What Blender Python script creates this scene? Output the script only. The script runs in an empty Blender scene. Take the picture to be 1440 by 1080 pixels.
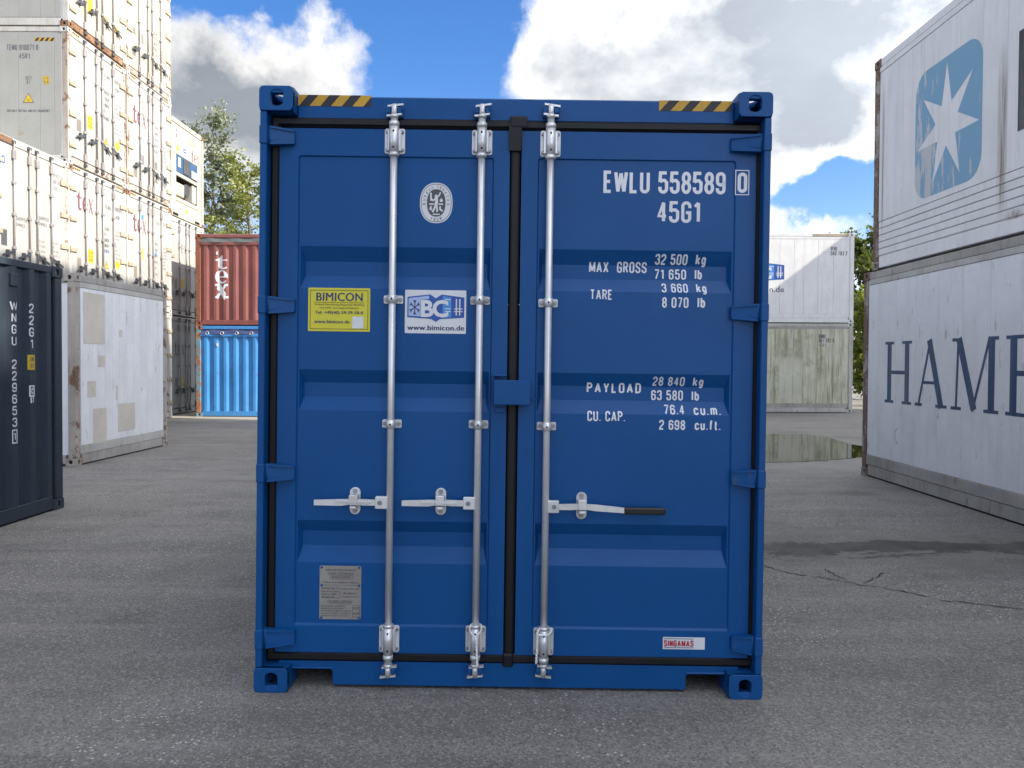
import bpy, bmesh, math, random
from mathutils import Vector, Matrix, Euler
random.seed(7)
S = bpy.context.scene
COL = S.collection
R = math.radians
# ------------------------------------------------------------------ camera, light, exposure
IW, IH, F = 1440.0, 1080.0, 1075.0
CAM_H, PITCH, ROLL, YAW, PPY = 1.6008, 0.0193, 0.0047, 0.0019, -10.37
cam_d = bpy.data.cameras.new('camera'); cam = bpy.data.objects.new('camera', cam_d); COL.objects.link(cam)
cam_d.sensor_fit = 'HORIZONTAL'; cam_d.sensor_width = 36.0; cam_d.lens = F / IW * 36.0
cam_d.shift_y = PPY / IW; cam_d.clip_start = 0.05; cam_d.clip_end = 4000
CAM_M = Matrix.Translation((0, 0, CAM_H)) @ Matrix.Rotation(YAW, 4, 'Z') @ Matrix.Rotation(math.pi/2 - PITCH, 4, 'X') @ Matrix.Rotation(ROLL, 4, 'Z')
cam.matrix_world = CAM_M
S.camera = cam
SUN = Vector((1.0, -0.25, 0.77)).normalized()
sun_el = math.asin(SUN.z); sun_az = math.atan2(SUN.x, SUN.y)
sd = bpy.data.lights.new('sun', 'SUN'); sd.energy = 2.0; sd.angle = R(0.53); sd.color = (1.0, 0.925, 0.80)
sun = bpy.data.objects.new('sun', sd); COL.objects.link(sun); sun.rotation_euler = SUN.to_track_quat('Z', 'Y').to_euler()
sun.location = SUN * 60
S.view_settings.view_transform = 'Standard'; S.view_settings.look = 'None'
S.view_settings.exposure = 2.08; S.view_settings.gamma = 1.0; S.view_settings.use_curve_mapping = False
S.render.engine = 'CYCLES'

def pix_dir(px, py):
    v = Vector(((px - IW/2) / F, -(py - IH/2 - PPY) / F, -1.0))
    return (CAM_M.to_3x3() @ v)
def pix_plane(px, py, p0, n):
    d = pix_dir(px, py); o = Vector((0, 0, CAM_H)); n = Vector(n)
    return o + d * ((Vector(p0) - o).dot(n) / d.dot(n))
def pix_ground(px, py, z=0.0): return pix_plane(px, py, (0, 0, z), (0, 0, 1))
def pix_azel(px, py):
    d = pix_dir(px, py).normalized(); return math.atan2(d.x, d.y), math.asin(d.z)

# ------------------------------------------------------------------ node helpers
class NT:
    def __init__(s, tree): s.t = tree; s.n = tree.nodes; s.l = tree.links
    def new(s, typ, **k):
        n = s.n.new(typ)
        for a, v in k.items(): setattr(n, a, v)
        return n
    def link(s, a, b): s.l.new(a, b)
    def put(s, sock, v):
        if isinstance(v, bpy.types.NodeSocket): s.l.new(v, sock)
        elif v is not None: sock.default_value = v
    def math(s, op, a, b=0.0, c=None, clamp=False):
        n = s.new('ShaderNodeMath', operation=op, use_clamp=clamp); s.put(n.inputs[0], a); s.put(n.inputs[1], b)
        if c is not None: s.put(n.inputs[2], c)
        return n.outputs[0]
    def ss(s, v, lo, hi, a=0.0, b=1.0):
        n = s.new('ShaderNodeMapRange', interpolation_type='SMOOTHSTEP'); s.put(n.inputs[0], v)
        s.put(n.inputs[1], lo); s.put(n.inputs[2], hi); s.put(n.inputs[3], a); s.put(n.inputs[4], b); return n.outputs[0]
    def mix(s, f, a, b, mode='MIX'):
        n = s.new('ShaderNodeMix', data_type='RGBA', blend_type=mode)
        s.put(n.inputs[0], f); s.put(n.inputs[6], col4(a)); s.put(n.inputs[7], col4(b)); return n.outputs[2]
    def noise(s, vec, scale, detail=4.0, rough=0.55, dist=0.0):
        n = s.new('ShaderNodeTexNoise'); s.put(n.inputs['Vector'], vec); n.inputs['Scale'].default_value = scale
        n.inputs['Detail'].default_value = detail; n.inputs['Roughness'].default_value = rough; n.inputs['Distortion'].default_value = dist
        return n.outputs[0]
    def mapping(s, vec, scale=(1, 1, 1), loc=(0, 0, 0)):
        n = s.new('ShaderNodeMapping'); s.put(n.inputs[0], vec); n.inputs['Scale'].default_value = scale; n.inputs['Location'].default_value = loc
        return n.outputs[0]
def col4(c):
    if isinstance(c, (tuple, list)) and len(c) == 3: return (*c, 1.0)
    return c
def srgb(r, g, b):
    f = lambda c: (c/255/12.92) if c <= 10 else ((c/255 + .055)/1.055)**2.4
    return (f(r), f(g), f(b))

# ------------------------------------------------------------------ world: nishita sky with cumulus
W = bpy.data.worlds.new('World'); S.world = W; W.use_nodes = True
T = NT(W.node_tree); T.n.clear()
SKY_STRENGTH = 0.10
sky = T.new('ShaderNodeTexSky', sky_type='NISHITA'); sky.sun_disc = False
sky.sun_elevation = sun_el; sky.sun_rotation = sun_az; sky.air_density = 1.0; sky.dust_density = 0.4; sky.ozone_density = 3.0
tc = T.new('ShaderNodeTexCoord').outputs['Generated']
sep = T.new('ShaderNodeSeparateXYZ'); T.link(tc, sep.inputs[0])
az = T.math('ARCTAN2', sep.outputs[0], sep.outputs[1])
el = T.math('ARCSINE', sep.outputs[2])
# warp the two angles with noise so cloud outlines billow
n1 = T.noise(tc, 5.0, 9.0, 0.58); n2 = T.noise(T.mapping(tc, loc=(7.3, 1.1, 4.2)), 5.0, 9.0, 0.58)
azw = T.math('ADD', az, T.math('MULTIPLY', T.math('SUBTRACT', n1, 0.5), 0.30))
elw = T.math('ADD', el, T.math('MULTIPLY', T.math('SUBTRACT', n2, 0.5), 0.26))
def bump(px, py, rx, ry, amp, ang=0.0):
    a, e = pix_azel(px, py)
    da = T.math('SUBTRACT', azw, a); de = T.math('SUBTRACT', elw, e)
    if ang:
        c, s_ = math.cos(ang), math.sin(ang)
        da, de = (T.math('ADD', T.math('MULTIPLY', da, c), T.math('MULTIPLY', de, s_)),
                  T.math('SUBTRACT', T.math('MULTIPLY', de, c), T.math('MULTIPLY', da, s_)))
    q = T.math('ADD', T.math('POWER', T.math('DIVIDE', T.math('ABSOLUTE', da), rx/F), 2.0),
               T.math('POWER', T.math('DIVIDE', T.math('ABSOLUTE', de), ry/F), 2.0))
    return T.math('MULTIPLY', T.math('EXPONENT', T.math('MULTIPLY', q, -1.0)), amp)
cov = T.math('MULTIPLY', T.math('ADD', T.noise(T.mapping(tc, loc=(2.0, 3.7, 0.4)), 2.3, 6.0, 0.6), 0.24), 1.0)
for b in [(330, 130, 220, 95, 0.45), (470, 60, 40, 40, 0.26), (1020, 110, 300, 150, 0.65), (1120, 320, 75, 28, 0.42), (780, 95, 90, 55, 0.3),
          (615, -10, 175, 150, -0.9), (400, -30, 190, 75, -0.8), (1190, 283, 130, 42, -0.95), (585, 95, 70, 70, -0.35)]:
    cov = T.math('ADD', cov, bump(*b))
cov = T.math('ADD', cov, T.math('MULTIPLY', T.math('SUBTRACT', T.noise(tc, 12.0, 9.0, 0.66), 0.5), 0.46))
dens = T.ss(cov, 0.56, 0.90)
thick = T.ss(cov, 0.74, 1.22)
puff = T.noise(T.mapping(tc, loc=(0, 0, 5.0), scale=(1, 1, 1.6)), 7.0, 7.0, 0.55)
shade = T.math('SUBTRACT', T.math('ADD', thick, 0.10), T.math('MULTIPLY', T.math('SUBTRACT', puff, 0.42), 2.7))
for b in [(1140, 120, 190, 130, 0.28), (310, 190, 130, 70, 0.5), (820, 60, 90, 80, -0.35), (1110, 240, 60, 40, -0.3), (420, 60, 90, 60, -0.3)]: shade = T.math('ADD', shade, bump(*b))
shade = T.math('ADD', shade, 0.0, clamp=True)
CW = 1.0 / SKY_STRENGTH
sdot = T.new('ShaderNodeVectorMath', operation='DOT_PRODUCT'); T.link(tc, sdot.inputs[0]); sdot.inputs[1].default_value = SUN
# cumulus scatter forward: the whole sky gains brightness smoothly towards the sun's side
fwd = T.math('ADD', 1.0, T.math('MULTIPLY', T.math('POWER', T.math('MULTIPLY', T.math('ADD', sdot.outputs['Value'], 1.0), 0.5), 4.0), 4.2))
cloud = T.mix(shade, (0.236*CW, 0.234*CW, 0.232*CW), (0.086*CW, 0.095*CW, 0.108*CW))
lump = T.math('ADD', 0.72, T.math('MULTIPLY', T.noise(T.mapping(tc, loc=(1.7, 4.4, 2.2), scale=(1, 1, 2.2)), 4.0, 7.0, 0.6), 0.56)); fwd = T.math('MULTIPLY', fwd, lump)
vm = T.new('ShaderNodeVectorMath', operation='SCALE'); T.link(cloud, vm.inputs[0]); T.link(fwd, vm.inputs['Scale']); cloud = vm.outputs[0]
hs = T.new('ShaderNodeHueSaturation'); hs.inputs['Saturation'].default_value = 1.30; hs.inputs['Value'].default_value = 0.51
T.link(sky.outputs[0], hs.inputs['Color'])
blue_sky = T.mix(1.0, hs.outputs[0], (1.12, 0.93, 1.03), 'MULTIPLY')
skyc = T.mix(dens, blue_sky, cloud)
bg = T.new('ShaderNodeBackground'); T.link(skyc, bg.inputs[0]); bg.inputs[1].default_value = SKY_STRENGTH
T.link(bg.outputs[0], T.new('ShaderNodeOutputWorld').inputs[0])

# ------------------------------------------------------------------ materials
M = {}
def mat(name):
    m = bpy.data.materials.new(name); m.use_nodes = True; t = NT(m.node_tree); t.n.clear(); M[name] = m
    out = t.new('ShaderNodeOutputMaterial'); p = t.new('ShaderNodeBsdfPrincipled'); t.link(p.outputs[0], out.inputs[0])
    return t, p
def paint(name, c, rough=0.45, var=0.10, streak=None, streak_amt=0.0, rust=0.0, rust_scale=3.0, bump=0.0, metal=0.0, spec=0.5,
          blot=None, blot_amt=0.0, axis='Z', grime=0.0, rustc=((0.10, 0.035, 0.012), (0.23, 0.09, 0.03))):
    t, p = mat(name)
    tc = t.new('ShaderNodeTexCoord').outputs['Object']
    oi = t.new('ShaderNodeObjectInfo')
    off = t.new('ShaderNodeVectorMath', operation='MULTIPLY_ADD')
    cmb = t.new('ShaderNodeCombineXYZ')
    for k, f in enumerate((17.0, 29.0, 41.0)): t.link(t.math('MULTIPLY', oi.outputs['Random'], f), cmb.inputs[k])
    v = t.new('ShaderNodeVectorMath', operation='ADD'); t.link(tc, v.inputs[0]); t.link(cmb.outputs[0], v.inputs[1]); v = v.outputs[0]
    base = t.mix(t.ss(t.noise(v, 1.7, 6.0, 0.6), 0.3, 0.7), tuple(x*(1-var) for x in c), tuple(min(1, x*(1+var)) for x in c))
    base = t.mix(t.math('MULTIPLY', t.ss(t.noise(v, 23.0, 5.0, 0.6), 0.4, 0.75), var*1.2), base, tuple(x*0.55 for x in c))
    rg = t.math('ADD', rough, t.math('MULTIPLY', t.math('SUBTRACT', t.noise(v, 6.0, 5.0), 0.5), 0.22))
    if streak_amt:
        sc = (9.0, 9.0, 0.55)
        s1 = t.ss(t.noise(t.mapping(v, scale=sc), 1.0, 6.0, 0.62), 0.46, 0.72)
        s2 = t.ss(t.noise(t.mapping(v, scale=(34, 34, 1.6)), 1.0, 4.0, 0.6), 0.45, 0.8)
        base = t.mix(t.math('MULTIPLY', t.math('ADD', t.math('MULTIPLY', s1, 0.7), t.math('MULTIPLY', s2, 0.4)), streak_amt, clamp=True), base, streak or (0.2, 0.17, 0.13))
    if blot_amt:
        base = t.mix(t.math('MULTIPLY', t.ss(t.noise(v, 0.9, 7.0, 0.66), 0.5, 0.68), blot_amt), base, blot)
    if grime:
        g = t.ss(t.noise(v, 55.0, 3.0, 0.6), 0.66, 0.74)
        g2 = t.ss(t.noise(t.mapping(v, scale=(14, 14, 3)), 1.0, 5.0, 0.6), 0.62, 0.70)
        base = t.mix(t.math('MULTIPLY', t.math('MAXIMUM', g, g2), grime), base, (0.10, 0.08, 0.06))
    if rust:
        r = t.ss(t.math('ADD', t.noise(v, rust_scale, 9.0, 0.68), t.math('MULTIPLY', t.noise(t.mapping(v, scale=(12, 12, 1)), 1.0, 4.0), 0.22)), 0.80 - rust*0.42, 0.86 - rust*0.40)
        rc = t.mix(t.ss(t.noise(v, 30.0, 5.0), 0.35, 0.65), rustc[0], rustc[1])
        base = t.mix(r, base, rc); rg = t.math('MAXIMUM', rg, t.math('MULTIPLY', r, 0.85))
    t.put(p.inputs['Base Color'], base); t.put(p.inputs['Roughness'], rg); p.inputs['Metallic'].default_value = metal
    p.inputs['Specular IOR Level'].default_value = spec
    if bump:
        b = t.new('ShaderNodeBump'); b.inputs['Strength'].default_value = bump; b.inputs['Distance'].default_value = 0.004
        t.put(b.inputs['Height'], t.math('ADD', t.math('ADD', t.math('MULTIPLY', t.noise(v, 1.6, 2.0, 0.5), 2.2), t.noise(v, 5.0, 4.0, 0.55)), t.math('MULTIPLY', t.noise(v, 60.0, 2.0), 0.08))); t.link(b.outputs[0], p.inputs['Normal'])
    return M[name]
BLUE = (0.0032, 0.070, 0.235)
paint('blue_paint', BLUE, 0.36, 0.05, bump=0.25, streak=(0.008, 0.064, 0.21), streak_amt=0.2, spec=0.24)
paint('blue_scuffed', BLUE, 0.44, 0.06, bump=0.2, spec=0.25, grime=0.45, rust=0.02, rust_scale=16.0)
paint('rubber', (0.005, 0.005, 0.006), 0.5, 0.15, streak=(0.022, 0.02, 0.018), streak_amt=0.3, spec=0.35)
paint('galvanised', (0.72, 0.73, 0.73), 0.32, 0.14, metal=0.55, bump=0.3, streak=(0.52, 0.52, 0.52), streak_amt=0.35)
paint('galvanised_plate', (0.60, 0.61, 0.61), 0.46, 0.2, metal=0.35, bump=0.4)
paint('bolt_steel', (0.30, 0.30, 0.30), 0.45, 0.25, metal=0.7)
paint('black_hole', (0.006, 0.006, 0.007), 0.8, 0.0)
paint('black_grip', (0.010, 0.010, 0.012), 0.32, 0.1)
paint('white_vinyl', (0.66, 0.68, 0.70), 0.5, 0.05, grime=0.12)
paint('letter_white', (0.70, 0.72, 0.76), 0.55, 0.05)
paint('yellow_vinyl', (0.62, 0.57, 0.035), 0.45, 0.05)
paint('hazard_yellow', (0.52, 0.30, 0.020), 0.5, 0.10, grime=0.15)
paint('hazard_black', (0.012, 0.012, 0.016), 0.5, 0.1)
paint('ink_navy', (0.030, 0.035, 0.12), 0.5, 0.05)
paint('ink_brown', (0.16, 0.13, 0.03), 0.5, 0.05)
paint('ink_blue', (0.020, 0.085, 0.36), 0.5, 0.05)
paint('ink_mid_blue', (0.06, 0.26, 0.62), 0.5, 0.05)
paint('ink_pale_blue', (0.36, 0.47, 0.70), 0.5, 0.05)
paint('ink_red', (0.42, 0.02, 0.045), 0.5, 0.05)
paint('ink_grey', (0.075, 0.075, 0.08), 0.5, 0.05)
paint('plate_steel', (0.36, 0.34, 0.31), 0.38, 0.18, metal=0.55, bump=0.3)
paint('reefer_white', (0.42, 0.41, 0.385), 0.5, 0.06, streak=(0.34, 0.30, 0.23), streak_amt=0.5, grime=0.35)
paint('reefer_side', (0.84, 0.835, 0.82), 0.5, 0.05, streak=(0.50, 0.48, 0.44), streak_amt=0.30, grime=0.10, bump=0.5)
paint('reefer_grey', (0.345, 0.345, 0.32), 0.5, 0.05, streak=(0.27, 0.28, 0.25), streak_amt=0.25, grime=0.08, bump=0.6)
paint('reefer_cream', (0.50, 0.465, 0.37), 0.5, 0.08, streak=(0.30, 0.25, 0.15), streak_amt=0.45, grime=0.3, rust=0.10, rust_scale=5)
paint('frame_rusty', (0.44, 0.40, 0.35), 0.6, 0.15, streak=(0.20, 0.12, 0.06), streak_amt=0.8, rust=0.36, rust_scale=4.0, grime=0.5, rustc=((0.13, 0.075, 0.045), (0.25, 0.155, 0.095)))
paint('frame_brown', (0.40, 0.36, 0.31), 0.65, 0.18, streak=(0.17, 0.11, 0.07), streak_amt=0.8, rust=0.60, rust_scale=3.5, grime=0.5, rustc=((0.13, 0.085, 0.06), (0.24, 0.16, 0.11)))
paint('frame_worn', (0.52, 0.51, 0.47), 0.55, 0.12, streak=(0.26, 0.21, 0.15), streak_amt=0.5, rust=0.14, rust_scale=5.0, grime=0.35, rustc=((0.14, 0.07, 0.035), (0.32, 0.17, 0.08)))
paint('rust_orange', (0.24, 0.135, 0.075), 0.75, 0.3, rust=0.5, rust_scale=7, streak=(0.4, 0.36, 0.3), streak_amt=0.4, rustc=((0.10, 0.045, 0.025), (0.25, 0.12, 0.055)))
paint('rod_dull', (0.34, 0.32, 0.31), 0.5, 0.2, metal=0.3, streak=(0.20, 0.11, 0.08), streak_amt=0.5)
paint('hinge_cream', (0.40, 0.34, 0.25), 0.6, 0.15, grime=0.4, rust=0.15, rust_scale=9)
paint('old_white', (0.845, 0.845, 0.84), 0.55, 0.06, streak=(0.52, 0.525, 0.52), streak_amt=0.25, grime=0.4, bump=0.7)
paint('patch_beige', (0.66, 0.615, 0.52), 0.6, 0.08, grime=0.2)
paint('ground_rail', (0.42, 0.40, 0.36), 0.65, 0.15, streak=(0.18, 0.15, 0.11), streak_amt=0.5, grime=0.6)
paint('algae_white', (0.64, 0.635, 0.50), 0.6, 0.08, streak=(0.18, 0.20, 0.045), streak_amt=1.1, blot=(0.20, 0.215, 0.12), blot_amt=0.65)
paint('dark_slate', (0.031, 0.043, 0.060), 0.5, 0.10, spec=0.3, bump=0.3, streak=(0.06, 0.07, 0.085), streak_amt=0.25, grime=0.15)
paint('red_oxide', (0.225, 0.068, 0.060), 0.6, 0.14, streak=(0.36, 0.17, 0.15), streak_amt=0.45, grime=0.15, bump=0.2)
paint('red_rusty', (0.25, 0.085, 0.06), 0.7, 0.2, rust=0.55, rust_scale=6, rustc=((0.12, 0.04, 0.02), (0.32, 0.13, 0.06)))
paint('sky_blue', (0.055, 0.26, 0.60), 0.5, 0.12, streak=(0.10, 0.32, 0.62), streak_amt=0.4, rust=0.13, rust_scale=7, grime=0.12, bump=0.2)
paint('blue_rusty', (0.16, 0.30, 0.36), 0.65, 0.2, rust=0.5, rust_scale=5, rustc=((0.22, 0.09, 0.04), (0.45, 0.20, 0.10)), grime=0.4)
paint('tarp_grey', (0.105, 0.115, 0.12), 0.6, 0.18, bump=1.0, grime=0.2)
paint('tarp_blue', (0.045, 0.065, 0.17), 0.55, 0.18, bump=1.0)
paint('steel_dark', (0.06, 0.065, 0.07), 0.6, 0.2)
paint('ink_plum', (0.17, 0.055, 0.085), 0.6, 0.15, grime=0.2)
paint('ink_text', (0.11, 0.115, 0.125), 0.6, 0.15)
paint('ink_faded', (0.20, 0.205, 0.22), 0.6, 0.1)
paint('sticker_grey', (0.21, 0.19, 0.165), 0.55, 0.15)
paint('sticker_yellow', (0.62, 0.42, 0.02), 0.5, 0.1)
paint('letter_navy', (0.028, 0.072, 0.155), 0.55, 0.12, grime=0.0, streak=(0.30, 0.34, 0.40), streak_amt=0.32)
paint('letter_black', (0.03, 0.032, 0.04), 0.55, 0.12, streak=(0.4, 0.4, 0.4), streak_amt=0.3)
paint('unit_blue', (0.025, 0.075, 0.16), 0.5, 0.2)
paint('rope', (0.80, 0.80, 0.78), 0.7, 0.1)
paint('bark', (0.16, 0.14, 0.11), 0.9, 0.3)
# worn pale-blue print: flakes reveal the white wall colour
t, p = mat('worn_blue_print')
v = t.new('ShaderNodeTexCoord').outputs['Object']
sp = t.new('ShaderNodeSeparateXYZ'); t.link(v, sp.inputs[0])
wear = t.math('ADD', t.noise(t.mapping(v, scale=(6, 1, 1.3)), 1.0, 9.0, 0.68), t.math('MULTIPLY', t.noise(t.mapping(v, scale=(26, 1, 2.5)), 1.0, 5.0, 0.6), 0.30))
edge = t.math('MULTIPLY', t.ss(sp.outputs[0], 0.8, 2.2, 0.16, 0.0), 1.0)
low = t.ss(sp.outputs[2], 0.8, 1.9, 0.05, -0.02)
wm = t.ss(t.math('ADD', t.math('ADD', wear, edge), low), 0.76, 0.80)
t.put(p.inputs['Base Color'], t.mix(wm, (0.20, 0.40, 0.56), (0.56, 0.575, 0.58))); p.inputs['Roughness'].default_value = 0.55
# rust run-off on a wall: soft-edged stain, densest along its middle
t, p = mat('rust_run'); v = t.new('ShaderNodeTexCoord').outputs['Object']
sp = t.new('ShaderNodeSeparateXYZ'); t.link(v, sp.inputs[0])
p.inputs['Base Color'].default_value = (0.23, 0.155, 0.085, 1); p.inputs['Roughness'].default_value = 0.7
al = t.math('MULTIPLY', t.ss(t.math('ABSOLUTE', sp.outputs[0]), 0.0, 0.11, 1.0, 0.0), t.ss(t.noise(t.mapping(v, scale=(40, 1, 1.2)), 1.0, 6.0, 0.65), 0.30, 0.75))
al = t.math('MULTIPLY', al, t.ss(t.math('ABSOLUTE', sp.outputs[2]), 0.35, 1.0, 0.8, 0.0)); t.put(p.inputs['Alpha'], al)
# asphalt
t, p = mat('asphalt')
v = t.new('ShaderNodeTexCoord').outputs['Object']
sp = t.new('ShaderNodeSeparateXYZ'); t.link(v, sp.inputs[0]); X, Y = sp.outputs[0], sp.outputs[1]
big = t.noise(v, 0.35, 5.0, 0.6); mid = t.noise(v, 2.2, 6.0, 0.62)
c = t.mix(t.ss(big, 0.32, 0.68), (0.140, 0.137, 0.132), (0.215, 0.209, 0.200))
c = t.mix(t.math('MULTIPLY', t.ss(mid, 0.42, 0.72), 0.6), c, (0.115, 0.113, 0.110))
strk = t.noise(t.mapping(v, scale=(0.22, 3.0, 1)), 1.0, 5.0, 0.6)
c = t.mix(t.math('MULTIPLY', t.ss(strk, 0.44, 0.68), 0.60), c, (0.265, 0.258, 0.246))
vo = t.new('ShaderNodeTexVoronoi'); t.put(vo.inputs['Vector'], v); vo.inputs['Scale'].default_value = 110
vs = t.new('ShaderNodeSeparateColor'); t.link(vo.outputs['Color'], vs.inputs[0])
c = t.mix(t.ss(vs.outputs[0], 0.50, 1.0, 0.0, 0.75), c, (0.34, 0.333, 0.32))
c = t.mix(t.ss(vs.outputs[1], 0.60, 1.0, 0.0, 0.75), c, (0.075, 0.075, 0.077))
vo2 = t.new('ShaderNodeTexVoronoi'); t.put(vo2.inputs['Vector'], v); vo2.inputs['Scale'].default_value = 52
v2 = t.new('ShaderNodeSeparateColor'); t.link(vo2.outputs['Color'], v2.inputs[0])
chip = t.math('MULTIPLY', t.ss(v2.outputs[2], 0.925, 0.94), t.ss(vo2.outputs['Distance'], 0.40, 0.26))
c = t.mix(t.math('MULTIPLY', chip, t.ss(t.noise(v, 0.9, 4.0, 0.6), 0.38, 0.62, 0.12, 0.9)), c, (0.62, 0.61, 0.59))
fine = t.noise(v, 300.0, 2.0, 0.6)
stain = t.ss(t.noise(t.mapping(v, scale=(0.5, 1.1, 1), loc=(3, 8, 0)), 1.0, 7.0, 0.68), 0.54, 0.66)
c = t.mix(t.math('MULTIPLY', stain, 0.45), c, (0.085, 0.082, 0.078))
c = t.mix(t.ss(fine, 0.35, 0.7, 0.0, 0.35), c, (0.10, 0.10, 0.103))
# earth and damp gathered in the low joint across the yard
bn = t.math('ADD', t.math('MULTIPLY', t.math('SUBTRACT', t.noise(t.mapping(v, scale=(0.8, 1.5, 1)), 1.2, 9.0, 0.72), 0.5), 1.7), t.math('MULTIPLY', t.math('SUBTRACT', t.noise(v, 9.0, 6.0, 0.7), 0.5), 0.6))
bd = t.math('ABSOLUTE', t.math('ADD', t.math('SUBTRACT', Y, 6.66), bn))
bw = t.ss(t.math('ADD', X, t.math('MULTIPLY', bn, 3.0)), 1.2, 2.8, 0.02, 0.24)
band = t.math('MULTIPLY', t.ss(t.math('SUBTRACT', bd, bw), -0.05, 0.06, 1.0, 0.0), t.ss(X, 1.5, 2.2))
hal = t.math('MULTIPLY', t.ss(bd, 0.15, 0.9, 0.7, 0.0), t.ss(X, 1.2, 2.2))
c = t.mix(hal, c, (0.135, 0.130, 0.120))
c = t.mix(t.math('MULTIPLY', band, 0.95), c, t.mix(t.ss(mid, 0.35, 0.65), (0.035, 0.034, 0.033), (0.085, 0.082, 0.078)))
# drying rim round the puddle
px0 = t.math('DIVIDE', t.math('SUBTRACT', X, 4.5), 3.6); bn2 = t.math('MULTIPLY', bn, 0.5); py0 = t.math('DIVIDE', t.math('SUBTRACT', Y, 14.4), 3.6)
pr = t.math('ADD', t.math('SQRT', t.math('ADD', t.math('MULTIPLY', px0, px0), t.math('MULTIPLY', py0, py0))), t.math('MULTIPLY', bn2, 0.25))
wet = t.ss(pr, 0.72, 1.02, 0.85, 0.0)
c = t.mix(t.math('MULTIPLY', wet, 0.55), c, (0.12, 0.117, 0.106))
# pale sandy grit at the yard's far edge, sunlight painted into its tone
sunlit_sand = t.math('MULTIPLY', t.ss(t.math('ADD', Y, t.math('MULTIPLY', bn2, 2.0)), 19.6, 20.6), t.ss(X, -3.0, -5.0))
c = t.mix(t.math('MULTIPLY', sunlit_sand, 0.75), c, (0.34, 0.31, 0.26))
c = t.mix(1.0, c, (1.06, 1.03, 0.965), 'MULTIPLY')
t.put(p.inputs['Base Color'], c)
t.put(p.inputs['Roughness'], t.math('SUBTRACT', t.math('ADD', 0.78, t.math('MULTIPLY', t.math('SUBTRACT', mid, 0.5), 0.3)), t.math('MULTIPLY', wet, 0.35)))
p.inputs['Specular IOR Level'].default_value = 0.4
b = t.new('ShaderNodeBump'); b.inputs['Strength'].default_value = 0.75; b.inputs['Distance'].default_value = 0.006
t.put(b.inputs['Height'], t.math('ADD', t.math('ADD', t.math('MULTIPLY', vo.outputs['Distance'], -0.5), t.math('MULTIPLY', fine, 0.5)), t.math('MULTIPLY', mid, 2.0)))
t.link(b.outputs[0], p.inputs['Normal'])
t, p = mat('crack_dirt'); p.inputs['Base Color'].default_value = (0.022, 0.021, 0.02, 1); p.inputs['Roughness'].default_value = 0.95
t, p = mat('stone'); p.inputs['Roughness'].default_value = 0.8
oi = t.new('ShaderNodeTexCoord').outputs['Object']; t.put(p.inputs['Base Color'], t.mix(t.ss(t.noise(oi, 9.0, 2.0), 0.4, 0.6), (0.09, 0.085, 0.08), (0.36, 0.35, 0.33)))
t, p = mat('water'); p.inputs['Base Color'].default_value = (0.020, 0.020, 0.016, 1); p.inputs['Roughness'].default_value = 0.03
p.inputs['Specular IOR Level'].default_value = 0.75
b = t.new('ShaderNodeBump'); b.inputs['Strength'].default_value = 0.02; b.inputs['Distance'].default_value = 0.02
t.put(b.inputs['Height'], t.noise(t.new('ShaderNodeTexCoord').outputs['Object'], 2.5, 3.0)); t.link(b.outputs[0], p.inputs['Normal'])
def leaf_mat(name, c0, c1, trans=0.35):
    t, p = mat(name)
    at = t.new('ShaderNodeAttribute', attribute_name='leafcol'); 
    base = t.mix(at.outputs['Fac'], c0, c1); t.put(p.inputs['Base Color'], base); p.inputs['Roughness'].default_value = 0.55
    tr = t.new('ShaderNodeBsdfTranslucent'); t.put(tr.inputs[0], t.mix(0.5, base, (0.30, 0.34, 0.03)))
    ad = t.new('ShaderNodeMixShader'); ad.inputs[0].default_value = trans; t.link(p.outputs[0], ad.inputs[1]); t.link(tr.outputs[0], ad.inputs[2])
    t.link(ad.outputs[0], [n for n in t.n if n.type == 'OUTPUT_MATERIAL'][0].inputs[0])
leaf_mat('leaf_silver', (0.10, 0.13, 0.075), (0.32, 0.35, 0.27), 0.25)
leaf_mat('leaf_willow', (0.13, 0.16, 0.035), (0.34, 0.36, 0.095))
leaf_mat('leaf_dark', (0.022, 0.045, 0.012), (0.085, 0.115, 0.022))
leaf_mat('leaf_bright', (0.06, 0.10, 0.015), (0.20, 0.23, 0.035))

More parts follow.
